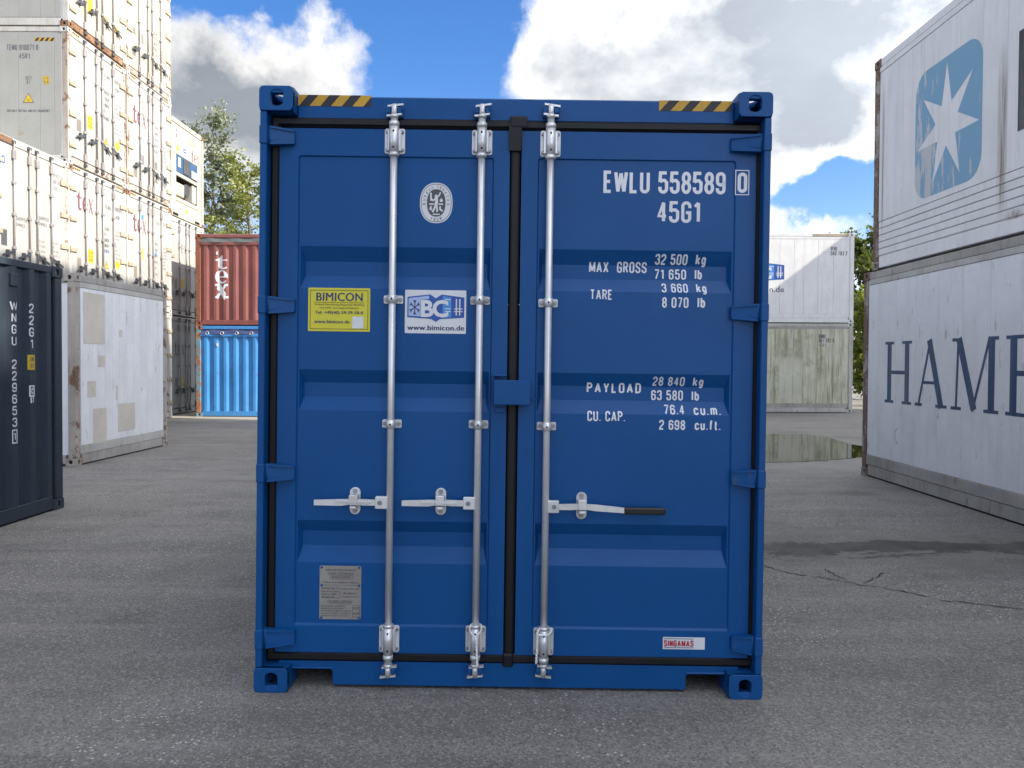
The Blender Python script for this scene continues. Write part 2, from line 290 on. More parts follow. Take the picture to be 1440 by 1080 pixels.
# ------------------------------------------------------------------ mesh helpers
class MB:
    def __init__(s): s.b = bmesh.new()
    def box(s, x0, x1, y0, y1, z0, z1, bev=0.0, seg=1):
        b = bmesh.new() if bev else s.b
        v = [b.verts.new((x, y, z)) for x in (x0, x1) for y in (y0, y1) for z in (z0, z1)]
        for q in ((0, 1, 3, 2), (4, 6, 7, 5), (0, 4, 5, 1), (2, 3, 7, 6), (0, 2, 6, 4), (1, 5, 7, 3)): b.faces.new([v[i] for i in q])
        if bev:
            bmesh.ops.bevel(b, geom=list(b.edges), offset=bev, segments=seg, profile=0.6, affect='EDGES')
            s.absorb(b)
        return s
    def absorb(s, b, mtx=None):
        mp = {}
        for v in b.verts: mp[v] = s.b.verts.new(mtx @ v.co if mtx else v.co)
        for f in b.faces:
            try: s.b.faces.new([mp[v] for v in f.verts])
            except ValueError: pass
        b.free()
    def hexa(s, pts):
        v = [s.b.verts.new(p) for p in pts]      # bottom ring 0-3, top ring 4-7
        for q in ((3, 2, 1, 0), (4, 5, 6, 7), (0, 1, 5, 4), (1, 2, 6, 5), (2, 3, 7, 6), (3, 0, 4, 7)): s.b.faces.new([v[i] for i in q])
        return s
    def quad(s, *pts): s.b.faces.new([s.b.verts.new(p) for p in pts]); return s
    def poly(s, pts): s.b.faces.new([s.b.verts.new(p) for p in pts]); return s
    def cyl(s, p0, p1, r0, r1=None, n=14, caps=True):
        r1 = r0 if r1 is None else r1; p0 = Vector(p0); p1 = Vector(p1); d = (p1 - p0).normalized()
        a = d.orthogonal().normalized(); c = d.cross(a)
        A = [s.b.verts.new(p0 + (a*math.cos(k*2*math.pi/n) + c*math.sin(k*2*math.pi/n))*r0) for k in range(n)]
        B = [s.b.verts.new(p1 + (a*math.cos(k*2*math.pi/n) + c*math.sin(k*2*math.pi/n))*r1) for k in range(n)]
        for k in range(n):
            f = s.b.faces.new((A[k], A[(k+1) % n], B[(k+1) % n], B[k])); f.smooth = True
        if caps: s.b.faces.new(A[::-1]); s.b.faces.new(B)
        return s
    def tube(s, pts, r, n=8):
        rings = []
        pts = [Vector(p) for p in pts]; ref = Vector((0.13, 0.2, 1)).normalized()
        for i, p in enumerate(pts):
            d = (pts[min(i+1, len(pts)-1)] - pts[max(i-1, 0)]).normalized()
            a = d.cross(ref)
            a = a.normalized() if a.length > 1e-4 else d.orthogonal().normalized()
            c = d.cross(a); rr = r[i] if isinstance(r, (list, tuple)) else r
            rings.append([s.b.verts.new(p + (a*math.cos(k*2*math.pi/n) + c*math.sin(k*2*math.pi/n))*rr) for k in range(n)])
        for A, B in zip(rings, rings[1:]):
            for k in range(n): s.b.faces.new((A[k], A[(k+1) % n], B[(k+1) % n], B[k])).smooth = True
        s.b.faces.new(rings[0][::-1]); s.b.faces.new(rings[-1]); return s
    def prism(s, prof, axis, a0, a1):
        """closed 2-D profile swept along one axis ('x': prof=(y,z), 'y': (x,z), 'z': (x,y))"""
        f = {'x': lambda p, a: (a, p[0], p[1]), 'y': lambda p, a: (p[0], a, p[1]), 'z': lambda p, a: (p[0], p[1], a)}[axis]
        A = [s.b.verts.new(f(q, a0)) for q in prof]; B = [s.b.verts.new(f(q, a1)) for q in prof]
        n = len(prof)
        for k in range(n): s.b.faces.new((A[k], A[(k+1) % n], B[(k+1) % n], B[k]))
        s.b.faces.new(A[::-1]); s.b.faces.new(B); return s
    def mesh(s, name, m=None, smooth=False):
        bmesh.ops.recalc_face_normals(s.b, faces=list(s.b.faces))
        me = bpy.data.meshes.new(name); s.b.to_mesh(me); s.b.free()
        if m: me.materials.append(M[m])
        return me
    def build(s, name, m, parent=None, loc=(0, 0, 0), rot=None):
        return obj(name, s.mesh(name, m), parent, loc, rot)
def obj(name, me, parent=None, loc=(0, 0, 0), rot=None, scale=None):
    o = bpy.data.objects.new(name, me); COL.objects.link(o); o.parent = parent; o.location = loc
    if rot: o.rotation_euler = rot
    if scale: o.scale = scale
    return o
def thing(name, label, cat, loc=(0, 0, 0), rz=0.0, group=None):
    o = bpy.data.objects.new(name, None); COL.objects.link(o); o.location = loc; o.rotation_euler = (0, 0, rz); o.empty_display_size = 0.2
    o['label'] = label; o['category'] = cat
    if group: o['group'] = group
    return o
def tag(o, label=None, cat=None, group=None, kind=None):
    if label: o['label'] = label
    if cat: o['category'] = cat
    if group: o['group'] = group
    if kind: o['kind'] = kind
    return o
def copy_tree(o, parent=None, skip=()):
    c = o.copy(); COL.objects.link(c); c.parent = parent
    for ch in list(o.children):
        if ch.name.split('.')[0] not in skip: copy_tree(ch, c, skip)
    return c
def curve_mesh(name, loops, extrude=0.0, bevel=0.0):
    """closed 2-D outlines (holes allowed) -> filled mesh in the XY plane"""
    cu = bpy.data.curves.new(name, 'CURVE'); cu.dimensions = '2D'; cu.fill_mode = 'BOTH'; cu.extrude = extrude; cu.bevel_depth = bevel; cu.bevel_resolution = 1
    for lp in loops:
        sp = cu.splines.new('POLY'); sp.points.add(len(lp) - 1); sp.use_cyclic_u = True
        for k, q in enumerate(lp): sp.points[k].co = (q[0], q[1], 0, 1)
    o = bpy.data.objects.new(name, cu); COL.objects.link(o); bpy.context.view_layer.update()
    me = bpy.data.meshes.new_from_object(o.evaluated_get(bpy.context.evaluated_depsgraph_get()))
    bpy.data.objects.remove(o); bpy.data.curves.remove(cu); me.name = name
    return me
def font_mesh(txt, bold=0.0, spacing=1.0, name='lettering'):
    cu = bpy.data.curves.new(name, 'FONT'); cu.body = txt; cu.offset = bold; cu.space_character = spacing; cu.resolution_u = 3
    o = bpy.data.objects.new(name, cu); COL.objects.link(o); bpy.context.view_layer.update()
    me = bpy.data.meshes.new_from_object(o.evaluated_get(bpy.context.evaluated_depsgraph_get()))
    bpy.data.objects.remove(o); bpy.data.curves.remove(cu); me.name = name
    return me
def heavy(me, d):
    """thicken flat lettering sideways without closing its counters"""
    b = bmesh.new()
    for k, dx in enumerate((-d, 0, d)):
        n0 = len(b.verts); b.from_mesh(me); b.verts.ensure_lookup_table()
        for v in b.verts[n0:]: v.co.x += dx; v.co.z += k*.0002
    b.to_mesh(me); b.free(); return me
def fit_xy(me, x0, x1, y0, y1):
    xs = [v.co.x for v in me.vertices]; ys = [v.co.y for v in me.vertices]
    a, b, c, d = min(xs), max(xs), min(ys), max(ys)
    for v in me.vertices: v.co.x = x0 + (v.co.x - a)/(b - a)*(x1 - x0); v.co.y = y0 + (v.co.y - c)/(d - c)*(y1 - y0)
    return me
def merge(meshes, name):
    b = bmesh.new()
    for m_ in meshes: b.from_mesh(m_); bpy.data.meshes.remove(m_)
    me = bpy.data.meshes.new(name); b.to_mesh(me); b.free(); return me
def stand(me, fn):
    """map flat XY print onto a surface: fn(x,y,lift)->(X,Y,Z)"""
    for v in me.vertices: v.co = fn(v.co.x, v.co.y, v.co.z)
    return me
def with_mat(me, m):
    me.materials.clear(); me.materials.append(M[m]); return me

# ------------------------------------------------------------------ stroke lettering (condensed stencil face and serif face)
def arc(cx, cy, rx, ry, a0, a1, n=7):
    return [(cx + rx*math.cos(R(a0 + (a1-a0)*k/n)), cy + ry*math.sin(R(a0 + (a1-a0)*k/n))) for k in range(n+1)]
CWID = 0.36
def glyph(ch):
    w = CWID; a = w/2; rv = 0.17
    top = arc(a, 1-rv, a, rv, 0, 180); bot = arc(a, rv, a, rv, 180, 360)
    G = {
     'O': (w, [top + [(0, rv)] + bot + [(w, 1-rv)]]),
     'C': (w, [[(w, .70)] + top + bot + [(w, .30)]]),
     'G': (w, [[(w, .72)] + top + bot + [(w, .47), (a*.9, .47)]]),
     'U': (w, [[(0, 1)] + bot + [(w, 1)]]),
     'S': (w, [[(w, .74)] + top + [(0, .70), (.12*w, .60), (.88*w, .42), (w, .32)] + bot[::-1] + [(0, .27)]]),
     '2': (w, [[(0, .74)] + top[::-1] + [(w, .68), (.85*w, .53), (.1*w, .20), (0, .08), (0, 0), (w, 0)]]),
     '3': (w, [[(0, .76)] + top[::-1] + [(w, .66), (.85*w, .55), (.45*w, .53)], [(.6*w, .53), (.88*w, .48), (w, .38)] + bot[::-1] + [(0, .25)]]),
     '4': (w, [[(.72*w, 0), (.72*w, 1), (0, .27), (1.08*w, .27)]]),
     '5': (w, [[(w, 1), (.06*w, 1), (0, .52)], [(0, .52), (.25*w, .61), (.7*w, .61), (w, .50)] + bot[::-1] + [(0, .27)]]),
     '6': (w, [[(w, .76)] + top + bot + [(w, .42)] + arc(a, .42, a, .17, 0, 180)]),
     '9': (w, [[(0, .24)] + bot + top + [(0, .58)] + arc(a, .58, a, .17, 180, 360)]),
     '7': (w, [[(0, 1), (w, 1), (.30*w, 0)]]),
     '8': (w, [arc(a, .755, a*.92, .245, -90, 270, 14), arc(a, .255, a, .255, 90, 450, 14)]),
     '1': (w*.55, [[(0, .80), (.5*w, 1), (.5*w, 0)]]),
     'I': (0.0, [[(0, 0), (0, 1)]]), 'l': (0.0, [[(0, 0), (0, 1)]]),
     'E': (w*.86, [[(.86*w, 1), (0, 1), (0, 0), (.86*w, 0)], [(0, .52), (.75*w, .52)]]),
     'F': (w*.86, [[(.86*w, 1), (0, 1), (0, 0)], [(0, .52), (.75*w, .52)]]),
     'L': (w*.84, [[(0, 1), (0, 0), (.84*w, 0)]]),
     'T': (w, [[(0, 1), (w, 1)], [(a, 1), (a, 0)]]),
     'H': (w, [[(0, 0), (0, 1)], [(w, 0), (w, 1)], [(0, .5), (w, .5)]]),
     'W': (w*1.6, [[(0, 1), (.35*w, 0), (.8*w, .95), (1.25*w, 0), (1.6*w, 1)]]),
     'M': (w*1.35, [[(0, 0), (0, 1), (.675*w, .12), (1.35*w, 1), (1.35*w, 0)]]),
     'N': (w, [[(0, 0), (0, 1), (w, 0), (w, 1)]]),
     'A': (w*1.15, [[(0, 0), (.575*w, 1), (1.15*w, 0)], [(.22*w, .30), (.93*w, .30)]]),
     'X': (w*1.1, [[(0, 0), (1.1*w, 1)], [(0, 1), (1.1*w, 0)]]),
     'Y': (w*1.1, [[(0, 1), (.55*w, .45), (1.1*w, 1)], [(.55*w, .45), (.55*w, 0)]]),
     'P': (w, [[(0, 0), (0, 1), (.5*w, 1)] + arc(.5*w, .75, .5*w, .25, 90, -90) + [(0, .5)]]),
     'R': (w, [[(0, 0), (0, 1), (.5*w, 1)] + arc(.5*w, .76, .5*w, .24, 90, -90) + [(0, .52)], [(.5*w, .52), (w, 0)]]),
     'D': (w, [[(0, 0), (0, 1), (.4*w, 1)] + arc(.4*w, .78, .6*w, .22, 90, 0) + arc(.4*w, .22, .6*w, .22, 0, -90) + [(0, 0)]]),
     'B': (w, [[(0, 0), (0, 1), (.5*w, 1)] + arc(.5*w, .77, .45*w, .23, 90, -90) + [(0, .54)], [(.5*w, .54)] + arc(.5*w, .27, .5*w, .27, 90, -90) + [(0, 0)]]),
     'K': (w, [[(0, 0), (0, 1)], [(w, 1), (0, .4)], [(.3*w, .58), (w, 0)]]),
     'V': (w*1.1, [[(0, 1), (.55*w, 0), (1.1*w, 1)]]), 'Z': (w, [[(0, 1), (w, 1), (0, 0), (w, 0)]]),
     'k': (w*.95, [[(0, 0), (0, 1)], [(.9*w, .68), (.03, .28)], [(.3*w, .44), (.95*w, 0)]]),
     'g': (w*.9, [arc(.45*w, .36, .45*w, .33, 0, 360, 14), [(.9*w, .68), (.9*w, -.06)] + arc(.45*w, -.06, .45*w, .18, 0, -150, 7)]),
     'b': (w*.9, [[(0, 0), (0, 1)], arc(.45*w, .34, .45*w, .34, 0, 360, 14)]),
     'c': (w*.85, [[(.85*w, .52)] + arc(.425*w, .50, .425*w, .19, 0, 180) + arc(.425*w, .19, .425*w, .19, 180, 360) + [(.85*w, .2)]]),
     'u': (w*.85, [[(0, .70)] + arc(.425*w, .19, .425*w, .19, 180, 360) + [(.85*w, .70)], [(.85*w, .2), (.85*w, 0)]]),
     'm': (w*1.3, [[(0, 0), (0, .70)], [(0, .52)] + arc(.325*w, .50, .325*w, .19, 180, 0) + [(.65*w, 0)], [(.65*w, .52)] + arc(.975*w, .50, .325*w, .19, 180, 0) + [(1.3*w, 0)]]),
     'f': (w*.6, [[(.25*w, 0), (.25*w, .8), (.4*w, .98), (.68*w, 1)], [(0, .68), (.62*w, .68)]]),
     't': (w*.6, [[(.25*w, .95), (.25*w, .15), (.38*w, .02), (.66*w, 0)], [(0, .68), (.62*w, .68)]]),
     '.': (0.0, [[(0, -0.02), (0, .075)]]), '-': (w*.6, [[(0, .45), (.6*w, .45)]]), '/': (w*.7, [[(0, 0), (.7*w, 1)]]),
    }
    G['0'] = G['O']; G['D'] = G['D']
    return G.get(ch)
def stroke_quads(b, pts, hw, z):
    """polyline with half widths -> one flat ribbon, mitred"""
    P = [Vector((p[0], p[1])) for p in pts]
    if isinstance(hw, (list, tuple)): hw = list(hw) + [hw[-1]]*max(0, len(P)-len(hw))
    keep = [0] + [i for i in range(1, len(P)) if (P[i] - P[i-1]).length > 1e-6]
    P = [P[i] for i in keep]; hw = [hw[i] for i in keep] if isinstance(hw, (list, tuple)) else [hw]*len(P)
    closed = (P[0] - P[-1]).length < 1e-5
    if closed: P = P[:-1]; hw = hw[:-1]
    n = len(P); L_, R_ = [], []
    for i in range(n):
        a = P[i-1] if (i > 0 or closed) else None; c = P[(i+1) % n] if (i < n-1 or closed) else None
        d1 = (P[i]-a).normalized() if a is not None else None; d2 = (c-P[i]).normalized() if c is not None else None
        if d1 is None: nn = Vector((-d2.y, d2.x)); k = 1
        elif d2 is None: nn = Vector((-d1.y, d1.x)); k = 1
        else:
            nn = Vector((-d1.y - d2.y, d1.x + d2.x))
            if nn.length < 1e-3: nn = Vector((-d1.y, d1.x)); k = 1
            else: nn.normalize(); k = min(1/max(0.25, nn.dot(Vector((-d1.y, d1.x)))), 1.45 if d1.dot(d2) > -0.2 else 1.12)
        L_.append(b.verts.new((*(P[i] + nn*hw[i]*k), z))); R_.append(b.verts.new((*(P[i] - nn*hw[i]*k), z)))
    for i in range(n if closed else n-1):
        j = (i+1) % n
        try: b.faces.new((R_[i], R_[j], L_[j], L_[i]))
        except ValueError: pass
def split_sharp(pl):
    out, cur = [], [pl[0]]
    for i in range(1, len(pl)):
        cur.append(pl[i])
        if i < len(pl)-1:
            a = Vector((pl[i][0]-pl[i-1][0], pl[i][1]-pl[i-1][1])); c = Vector((pl[i+1][0]-pl[i][0], pl[i+1][1]-pl[i][1]))
            if a.length > 1e-6 and c.length > 1e-6 and a.normalized().dot(c.normalized()) < -0.35: out.append(cur); cur = [pl[i]]
    return out + [cur]
def stencil(txt, x0, x1, y0, y1, t=0.16, gap=0.17, vertical=False, aspect=None):
    """condensed letters fitted to a box; t, gap relative to the letter height"""
    b = bmesh.new(); H_ = y1 - y0
    if vertical:
        n = len(txt); step = (y1 - y0)/n; h = step*0.80
        for i, ch in enumerate(txt):
            g = glyph(ch)
            if not g: continue
            wd, st = g; s = (x1 - x0 - t*h)/CWID
            for k, pl in enumerate([z_ for q_ in st for z_ in split_sharp(q_)]):
                off = (x1 - x0 - t*h - wd*s)/2
                stroke_quads(b, [(x0 + t*h/2 + off + q[0]*s, y1 - (i+1)*step + step*0.1 + t*h/2 + q[1]*(h - t*h)) for q in pl], t*h/2, k*0.0002)
    else:
        adv = 0.0; items = []
        for ch in txt:
            g = glyph(ch)
            if not g: adv += CWID*1.05; continue
            items.append((adv, g)); adv += g[0] + t + gap
        tot = adv - gap
        sx = (x1 - x0)/tot
        for a, (wd, st) in items:
            for k, pl in enumerate([z_ for q_ in st for z_ in split_sharp(q_)]):
                stroke_quads(b, [(x0 + (a + t/2 + q[0])*sx, y0 + t*H_/2 + q[1]*(H_ - t*H_)) for q in pl], t*H_*0.5, k*0.0002)
    me = bpy.data.meshes.new('lettering'); b.to_mesh(me); b.free(); return me
def serif_word(word, x0, y0, h, fat=0.13, thin=0.045, adv_gap=0.16):
    """high-contrast serif capitals; returns mesh and end x"""
    b = bmesh.new(); x = x0
    F2, T2 = fat/2, thin/2; sh = 0.028
    def st(pts, w, z=0.0): stroke_quads(b, [(x + q[0]*h, y0 + q[1]*h) for q in pts], [q*h for q in w] if isinstance(w, list) else w*h, z)
    def ser(cx, cy, half): st([(cx-half, cy), (cx+half, cy)], sh/2*1.6, 0.0006)
    def stem(cx, w=F2, serif=True, z=0.0):
        st([(cx, 0.0), (cx, 1.0)], w, z)
        if serif: ser(cx, .022, w+.075); ser(cx, .978, w+.075)
    for ch in word:
        if ch == 'H': stem(.12); stem(.66); st([(.12, .5), (.66, .5)], T2*1.3, .0003); wd = .78
        elif ch == 'A': st([(.06, 0), (.36, .98)], T2*1.15); st([(.34, 1.0), (.66, 0)], F2, .0002); st([(.16, .36), (.55, .36)], T2, .0004); ser(.06, .022, .10); ser(.66, .022, .14); wd = .76
        elif ch == 'M': st([(.10, 0), (.14, 1)], T2*1.1); st([(.15, 1.0), (.50, .02)], F2, .0002); st([(.47, 0), (.82, 1.0)], T2*1.1, .0003); st([(.86, 0), (.86, 1)], F2, .0004); ser(.10, .022, .12); ser(.86, .022, .15); ser(.10, .978, .10); ser(.90, .978, .10); wd = 1.0
        elif ch == 'B':
            stem(.12); st([(.12, .98), (.38, .98)] + arc(.38, .76, .20, .22, 90, -90) + [(.12, .54)], [T2]*4 + [F2*.9]*4 + [T2]*3, .0003)
            st([(.12, .52), (.40, .52)] + arc(.40, .27, .24, .25, 90, -90) + [(.12, .02)], [T2]*4 + [F2]*4 + [T2]*3, .0005); wd = .72
        elif ch in 'UÜ':
            st([(.12, 1), (.12, .3)] + arc(.38, .28, .26, .27, 180, 360) + [(.64, 1)], [F2]*4 + [T2*1.4]*5 + [T2]*2, 0); ser(.12, .978, .14); ser(.64, .978, .10); wd = .78
            if ch == 'Ü':
                for q in (.24, .52): st([(q-.045, 1.16), (q+.045, 1.16)], .045)
        elif ch == 'R': stem(.12); st([(.12, .98), (.38, .98)] + arc(.38, .75, .22, .23, 90, -90) + [(.12, .52)], [T2]*4 + [F2*.9]*4 + [T2]*3, .0003); st([(.34, .52), (.72, 0)], F2*.9, .0005); wd = .76
        elif ch in 'GC': st(arc(.46, .5, .38, .49, 40, 320, 16), [T2] + [T2+(F2-T2)*math.sin(math.pi*k/16) for k in range(1, 16)] + [T2], 0); wd = .88; st([(.78, .12), (.78, .45)], F2*.9, .0003); ser(.76, .45, .14)
        elif ch == 'S': st([(.50, .80)] + arc(.30, .76, .20, .22, 30, 180, 6) + [(.14, .62), (.50, .42)] + arc(.31, .25, .23, .24, 30, -160, 7), [T2]*3 + [T2*1.5, T2*2, F2*.8, F2*.9, F2, F2, F2, F2*.8] + [T2]*6, 0); wd = .62
        elif ch == 'D': stem(.12); st([(.12, .98), (.34, .98)] + arc(.34, .5, .42, .48, 90, -90, 10) + [(.12, .02)], [T2]*4 + [F2*.8, F2, F2, F2, F2, F2*.8] + [T2]*4, .0003); wd = .86
        else: wd = .35
        x += (wd + adv_gap)*h
    me = bpy.data.meshes.new('lettering'); b.to_mesh(me); b.free(); return me, x
def slab_tex(ch, x0, y0, w, h):
    """bold slab-serif t / e / x as flat meshes"""
    f = lambda L_: [(x0 + q[0]*w, y0 + q[1]*h) for q in L_]
    if ch == 't':
        return [curve_mesh('t', [f([(.27, .62), (.06, .62), (.06, .67), (.20, .72), (.38, .87), (.47, 1.0), (.56, 1.0), (.56, .69), (.90, .69), (.90, .62), (.56, .62), (.56, .21), (.60, .12), (.70, .10), (.85, .17), (.91, .12), (.79, .02), (.60, -.02), (.42, .01), (.30, .10), (.27, .24)])])]
    if ch == 'e':
        out = [(.95, .38), (.95, .33), (.33, .33)] + arc(.60, .36, .28, .30, 190, 318, 8) + arc(.5, .37, .45, .40, 322, 4, 20)
        return [curve_mesh('e', [f(out), f([(.33, .40), (.70, .40)] + arc(.515, .43, .185, .28, 0, 180, 8))])]
    b = bmesh.new()
    def st(pts, hw, z=0.0): stroke_quads(b, f(pts), hw*w, z)
    st([(.24, .73), (.78, .04)], .095); st([(.80, .73), (.20, .04)], .042, .0003)
    for cx, cy, q in ((.22, .745, .17), (.82, .745, .12), (.18, .025, .12), (.80, .025, .17)): st([(cx-q, cy), (cx+q, cy)], .025, .0006)
    me = bpy.data.meshes.new('x'); b.to_mesh(me); b.free(); return [me]
def tex_mesh(x0, y0, w, h, vertical=False):
    ms = []
    for i, ch in enumerate('tex'):
        if vertical: ms += slab_tex(ch, x0, y0 + (0.675, 0.345, 0.0)[i]*h, w, h*(.325 if ch == 't' else .40))
        else: ms += slab_tex(ch, x0 + i*w/3, y0, w/3, h)
    return merge(ms, 'lettering')

# ================================================================== GROUND
def ground_z(x, y):
    """the yard falls a little across and along the strip where the blue container stands"""
    k = max(0.0, 1 - max(0.0, abs(x) - 1.4)/1.9); k = k*k*(3-2*k)
    m = max(0.0, 1 - max(0.0, 2.2 - y)/2.0) if y < 2.2 else max(0.0, 1 - max(0.0, y - 16.5)/5.0)
    return k*m*(-0.0091*max(-1.6, min(1.6, x)) - 0.0061*max(-1.0, min(13.0, y - 3.63)))
def steps(lst):
    out = []
    for a, b, d in lst:
        n = max(1, round((b-a)/d)); out += [a + (b-a)*k/n for k in range(n)]
    return out + [lst[-1][1]]
gx = steps([(-600, -60, 180), (-60, -12, 12), (-12, -4, 2), (-4, 4, 0.2), (4, 12, 2), (12, 60, 12), (60, 600, 180)])
gy = steps([(-300, -40, 130), (-40, -4, 9), (-4, 24, 0.5), (24, 60, 6), (60, 900, 210)])
gb = bmesh.new(); gv = [[gb.verts.new((x, y, ground_z(x, y))) for x in gx] for y in gy]
for j in range(len(gy)-1):
    for i in range(len(gx)-1): gb.faces.new((gv[j][i], gv[j][i+1], gv[j+1][i+1], gv[j+1][i])).smooth = True
gm = bpy.data.meshes.new('ground'); gb.to_mesh(gm); gb.free(); gm.materials.append(M['asphalt'])
ground = tag(obj('ground', gm), 'grey speckled asphalt yard with cracks and worn patches', kind='structure')
# puddle
pp = [(960, 622), (1000, 615), (1045, 611.5), (1090, 610), (1130, 611), (1160, 614), (1180, 619.5), (1196, 625), (1212, 627.5), (1226, 631), (1234, 636), (1226, 641), (1206, 643.5), (1188, 645.5), (1160, 648.5), (1120, 650), (1080, 650.5), (1040, 649), (1000, 643), (970, 633)]
rp = random.Random(5); ring = []
P3 = [pix_ground(a, b_) for a, b_ in pp]
for i, a in enumerate(P3):
    c = P3[(i+1) % len(P3)]
    for k in range(4):
        q = a.lerp(c, k/4); ring.append((q.x + rp.uniform(-.03, .03), q.y + rp.uniform(-.06, .06)))
pud = tag(obj('puddle', with_mat(curve_mesh('puddle', [ring]), 'water'), loc=(0, 0, 0.006)), 'still rain puddle on the asphalt mirroring the green-streaked container', kind='structure')
# cracks and joints: thin dirt-filled seams of the asphalt
def crack(pts, w, seed, sub=9):
    r = random.Random(seed); b = bmesh.new()
    P = [pix_ground(a, c) for a, c in pts]; L_, n = [], len(P)
    for i in range(n-1):
        for k in range(sub):
            q = P[i].lerp(P[i+1], k/sub); L_.append((q.x + r.uniform(-.012, .012), q.y + r.uniform(-.022, .022)))
    L_.append((P[-1].x, P[-1].y))
    stroke_quads(b, L_, [w*r.uniform(0.10, .8) for _q in L_], 0)
    for v in b.verts: v.co.z = ground_z(v.co.x, v.co.y) + 0.004
    me = bpy.data.meshes.new('asphalt_crack'); b.to_mesh(me); b.free(); me.materials.append(M['crack_dirt'])
    obj('asphalt_crack', me, ground)
crack([(1074, 792), (1110, 803), (1150, 809), (1205, 820), (1260, 829), (1330, 845), (1440, 857)], .010, 1)
crack([(1160, 799), (1172, 806), (1190, 813)], .008, 2); crack([(1216, 819), (1228, 812), (1244, 806)], .008, 3)
crack([(-5, 775), (120, 774.5), (240, 774), (358, 773)], .004, 4, 24); crack([(1275, 715), (1316, 716)], .008, 5); crack([(1190, 690), (1230, 697)], .006, 6)
crack([(150, 676), (190, 675), (206, 676)], .010, 7); crack([(1194, 785), (1260, 782), (1340, 777)], .008, 8)
# loose grit and leaf scraps
sb = bmesh.new(); r = random.Random(11)
for k in range(420):
    y = r.uniform(1.5, 11); x = r.uniform(-0.75, 0.75)*y
    if abs(x + .02) < 1.3 and y > 3.5: continue
    s_ = r.uniform(.002, .007) * (1 + y*.08); z = ground_z(x, y)
    c0 = Vector((x, y, z + s_*.35))
    vs_ = [sb.verts.new(c0 + Vector((math.cos(a)*s_*r.uniform(.7, 1.3), math.sin(a)*s_*r.uniform(.7, 1.3), 0))) for a in (0, 1.25, 2.5, 3.8, 5.0)]
    tp = sb.verts.new(c0 + Vector((0, 0, s_*.6)))
    for i in range(5): sb.faces.new((vs_[i], vs_[(i+1) % 5], tp))
gm = bpy.data.meshes.new('loose_grit'); sb.to_mesh(gm); sb.free(); gm.materials.append(M['stone'])
tag(obj('loose_grit', gm), 'loose grit scattered over the asphalt', 'grit', kind='stuff')

# ================================================================== CONTAINER KIT (length on local X, width on Y, visible side y=0)
def oval(cx, cy, rx, ry, flat=0.0, n=20):
    return [(cx + rx*math.cos(2*math.pi*k/n), cy + ry*math.sin(2*math.pi*k/n) + (flat if math.sin(2*math.pi*k/n) > 0 else -flat)) for k in range(n)]
def rrect(x0, x1, y0, y1, r, n=3):
    out = []
    for cx, cy, a in ((x1-r, y1-r, 0), (x0+r, y1-r, 90), (x0+r, y0+r, 180), (x1-r, y0+r, 270)): out += arc(cx, cy, r, r, a, a+90, n)
    return out
CAST = {}
def casting_mesh(m, dx=0.178, dy=0.162, dz=0.118, h=(0.030, 0.036), rc=0.018):
    key = (m, dx, dy)
    if key in CAST: return CAST[key]
    b = bmesh.new(); th = 0.028
    def plate(w, hh, fn, r):
        me = curve_mesh('plate', [rrect(0.002, w-0.002, 0.002, hh-0.002, r), oval(w/2, hh/2, h[0], h[1]*0.55, h[1]*0.42)], extrude=th/2-0.002, bevel=0.002)
        for v in me.vertices: v.co = fn(v.co.x, v.co.y, v.co.z + th/2)
        b.from_mesh(me); bpy.data.meshes.remove(me)
    plate(dy, dz, lambda x, y, z: (z, x, y), rc)
    plate(dx-0.004, dz-0.003, lambda x, y, z: (x+0.004, z+0.002, y), 0.004)
    plate(dx-0.008, dy-0.006, lambda x, y, z: (x+0.005, y+0.004, z+0.003), 0.004)
    for q in (((dx, .004, .004), (dx, dy, .004), (dx, dy, dz), (dx, .004, dz)), ((.004, dy, .004), (dx, dy, .004), (dx, dy, dz), (.004, dy, dz)), ((.006, .006, dz), (dx, .006, dz), (dx, dy, dz), (.006, dy, dz))):
        b.faces.new([b.verts.new(p_) for p_ in q])
    me = bpy.data.meshes.new('corner_casting'); b.to_mesh(me); b.free(); me.materials.append(M[m]); CAST[key] = me
    return me
def castings(root, L, Wd, H, m):
    me = casting_mesh(m)
    for sx in (0, 1):
        for sy in (0, 1):
            for sz in (0, 1): obj('corner_casting', me, root, (sx*L, sy*Wd, sz*H), scale=(1-2*sx, 1-2*sy, 1-2*sz))
FR = {}
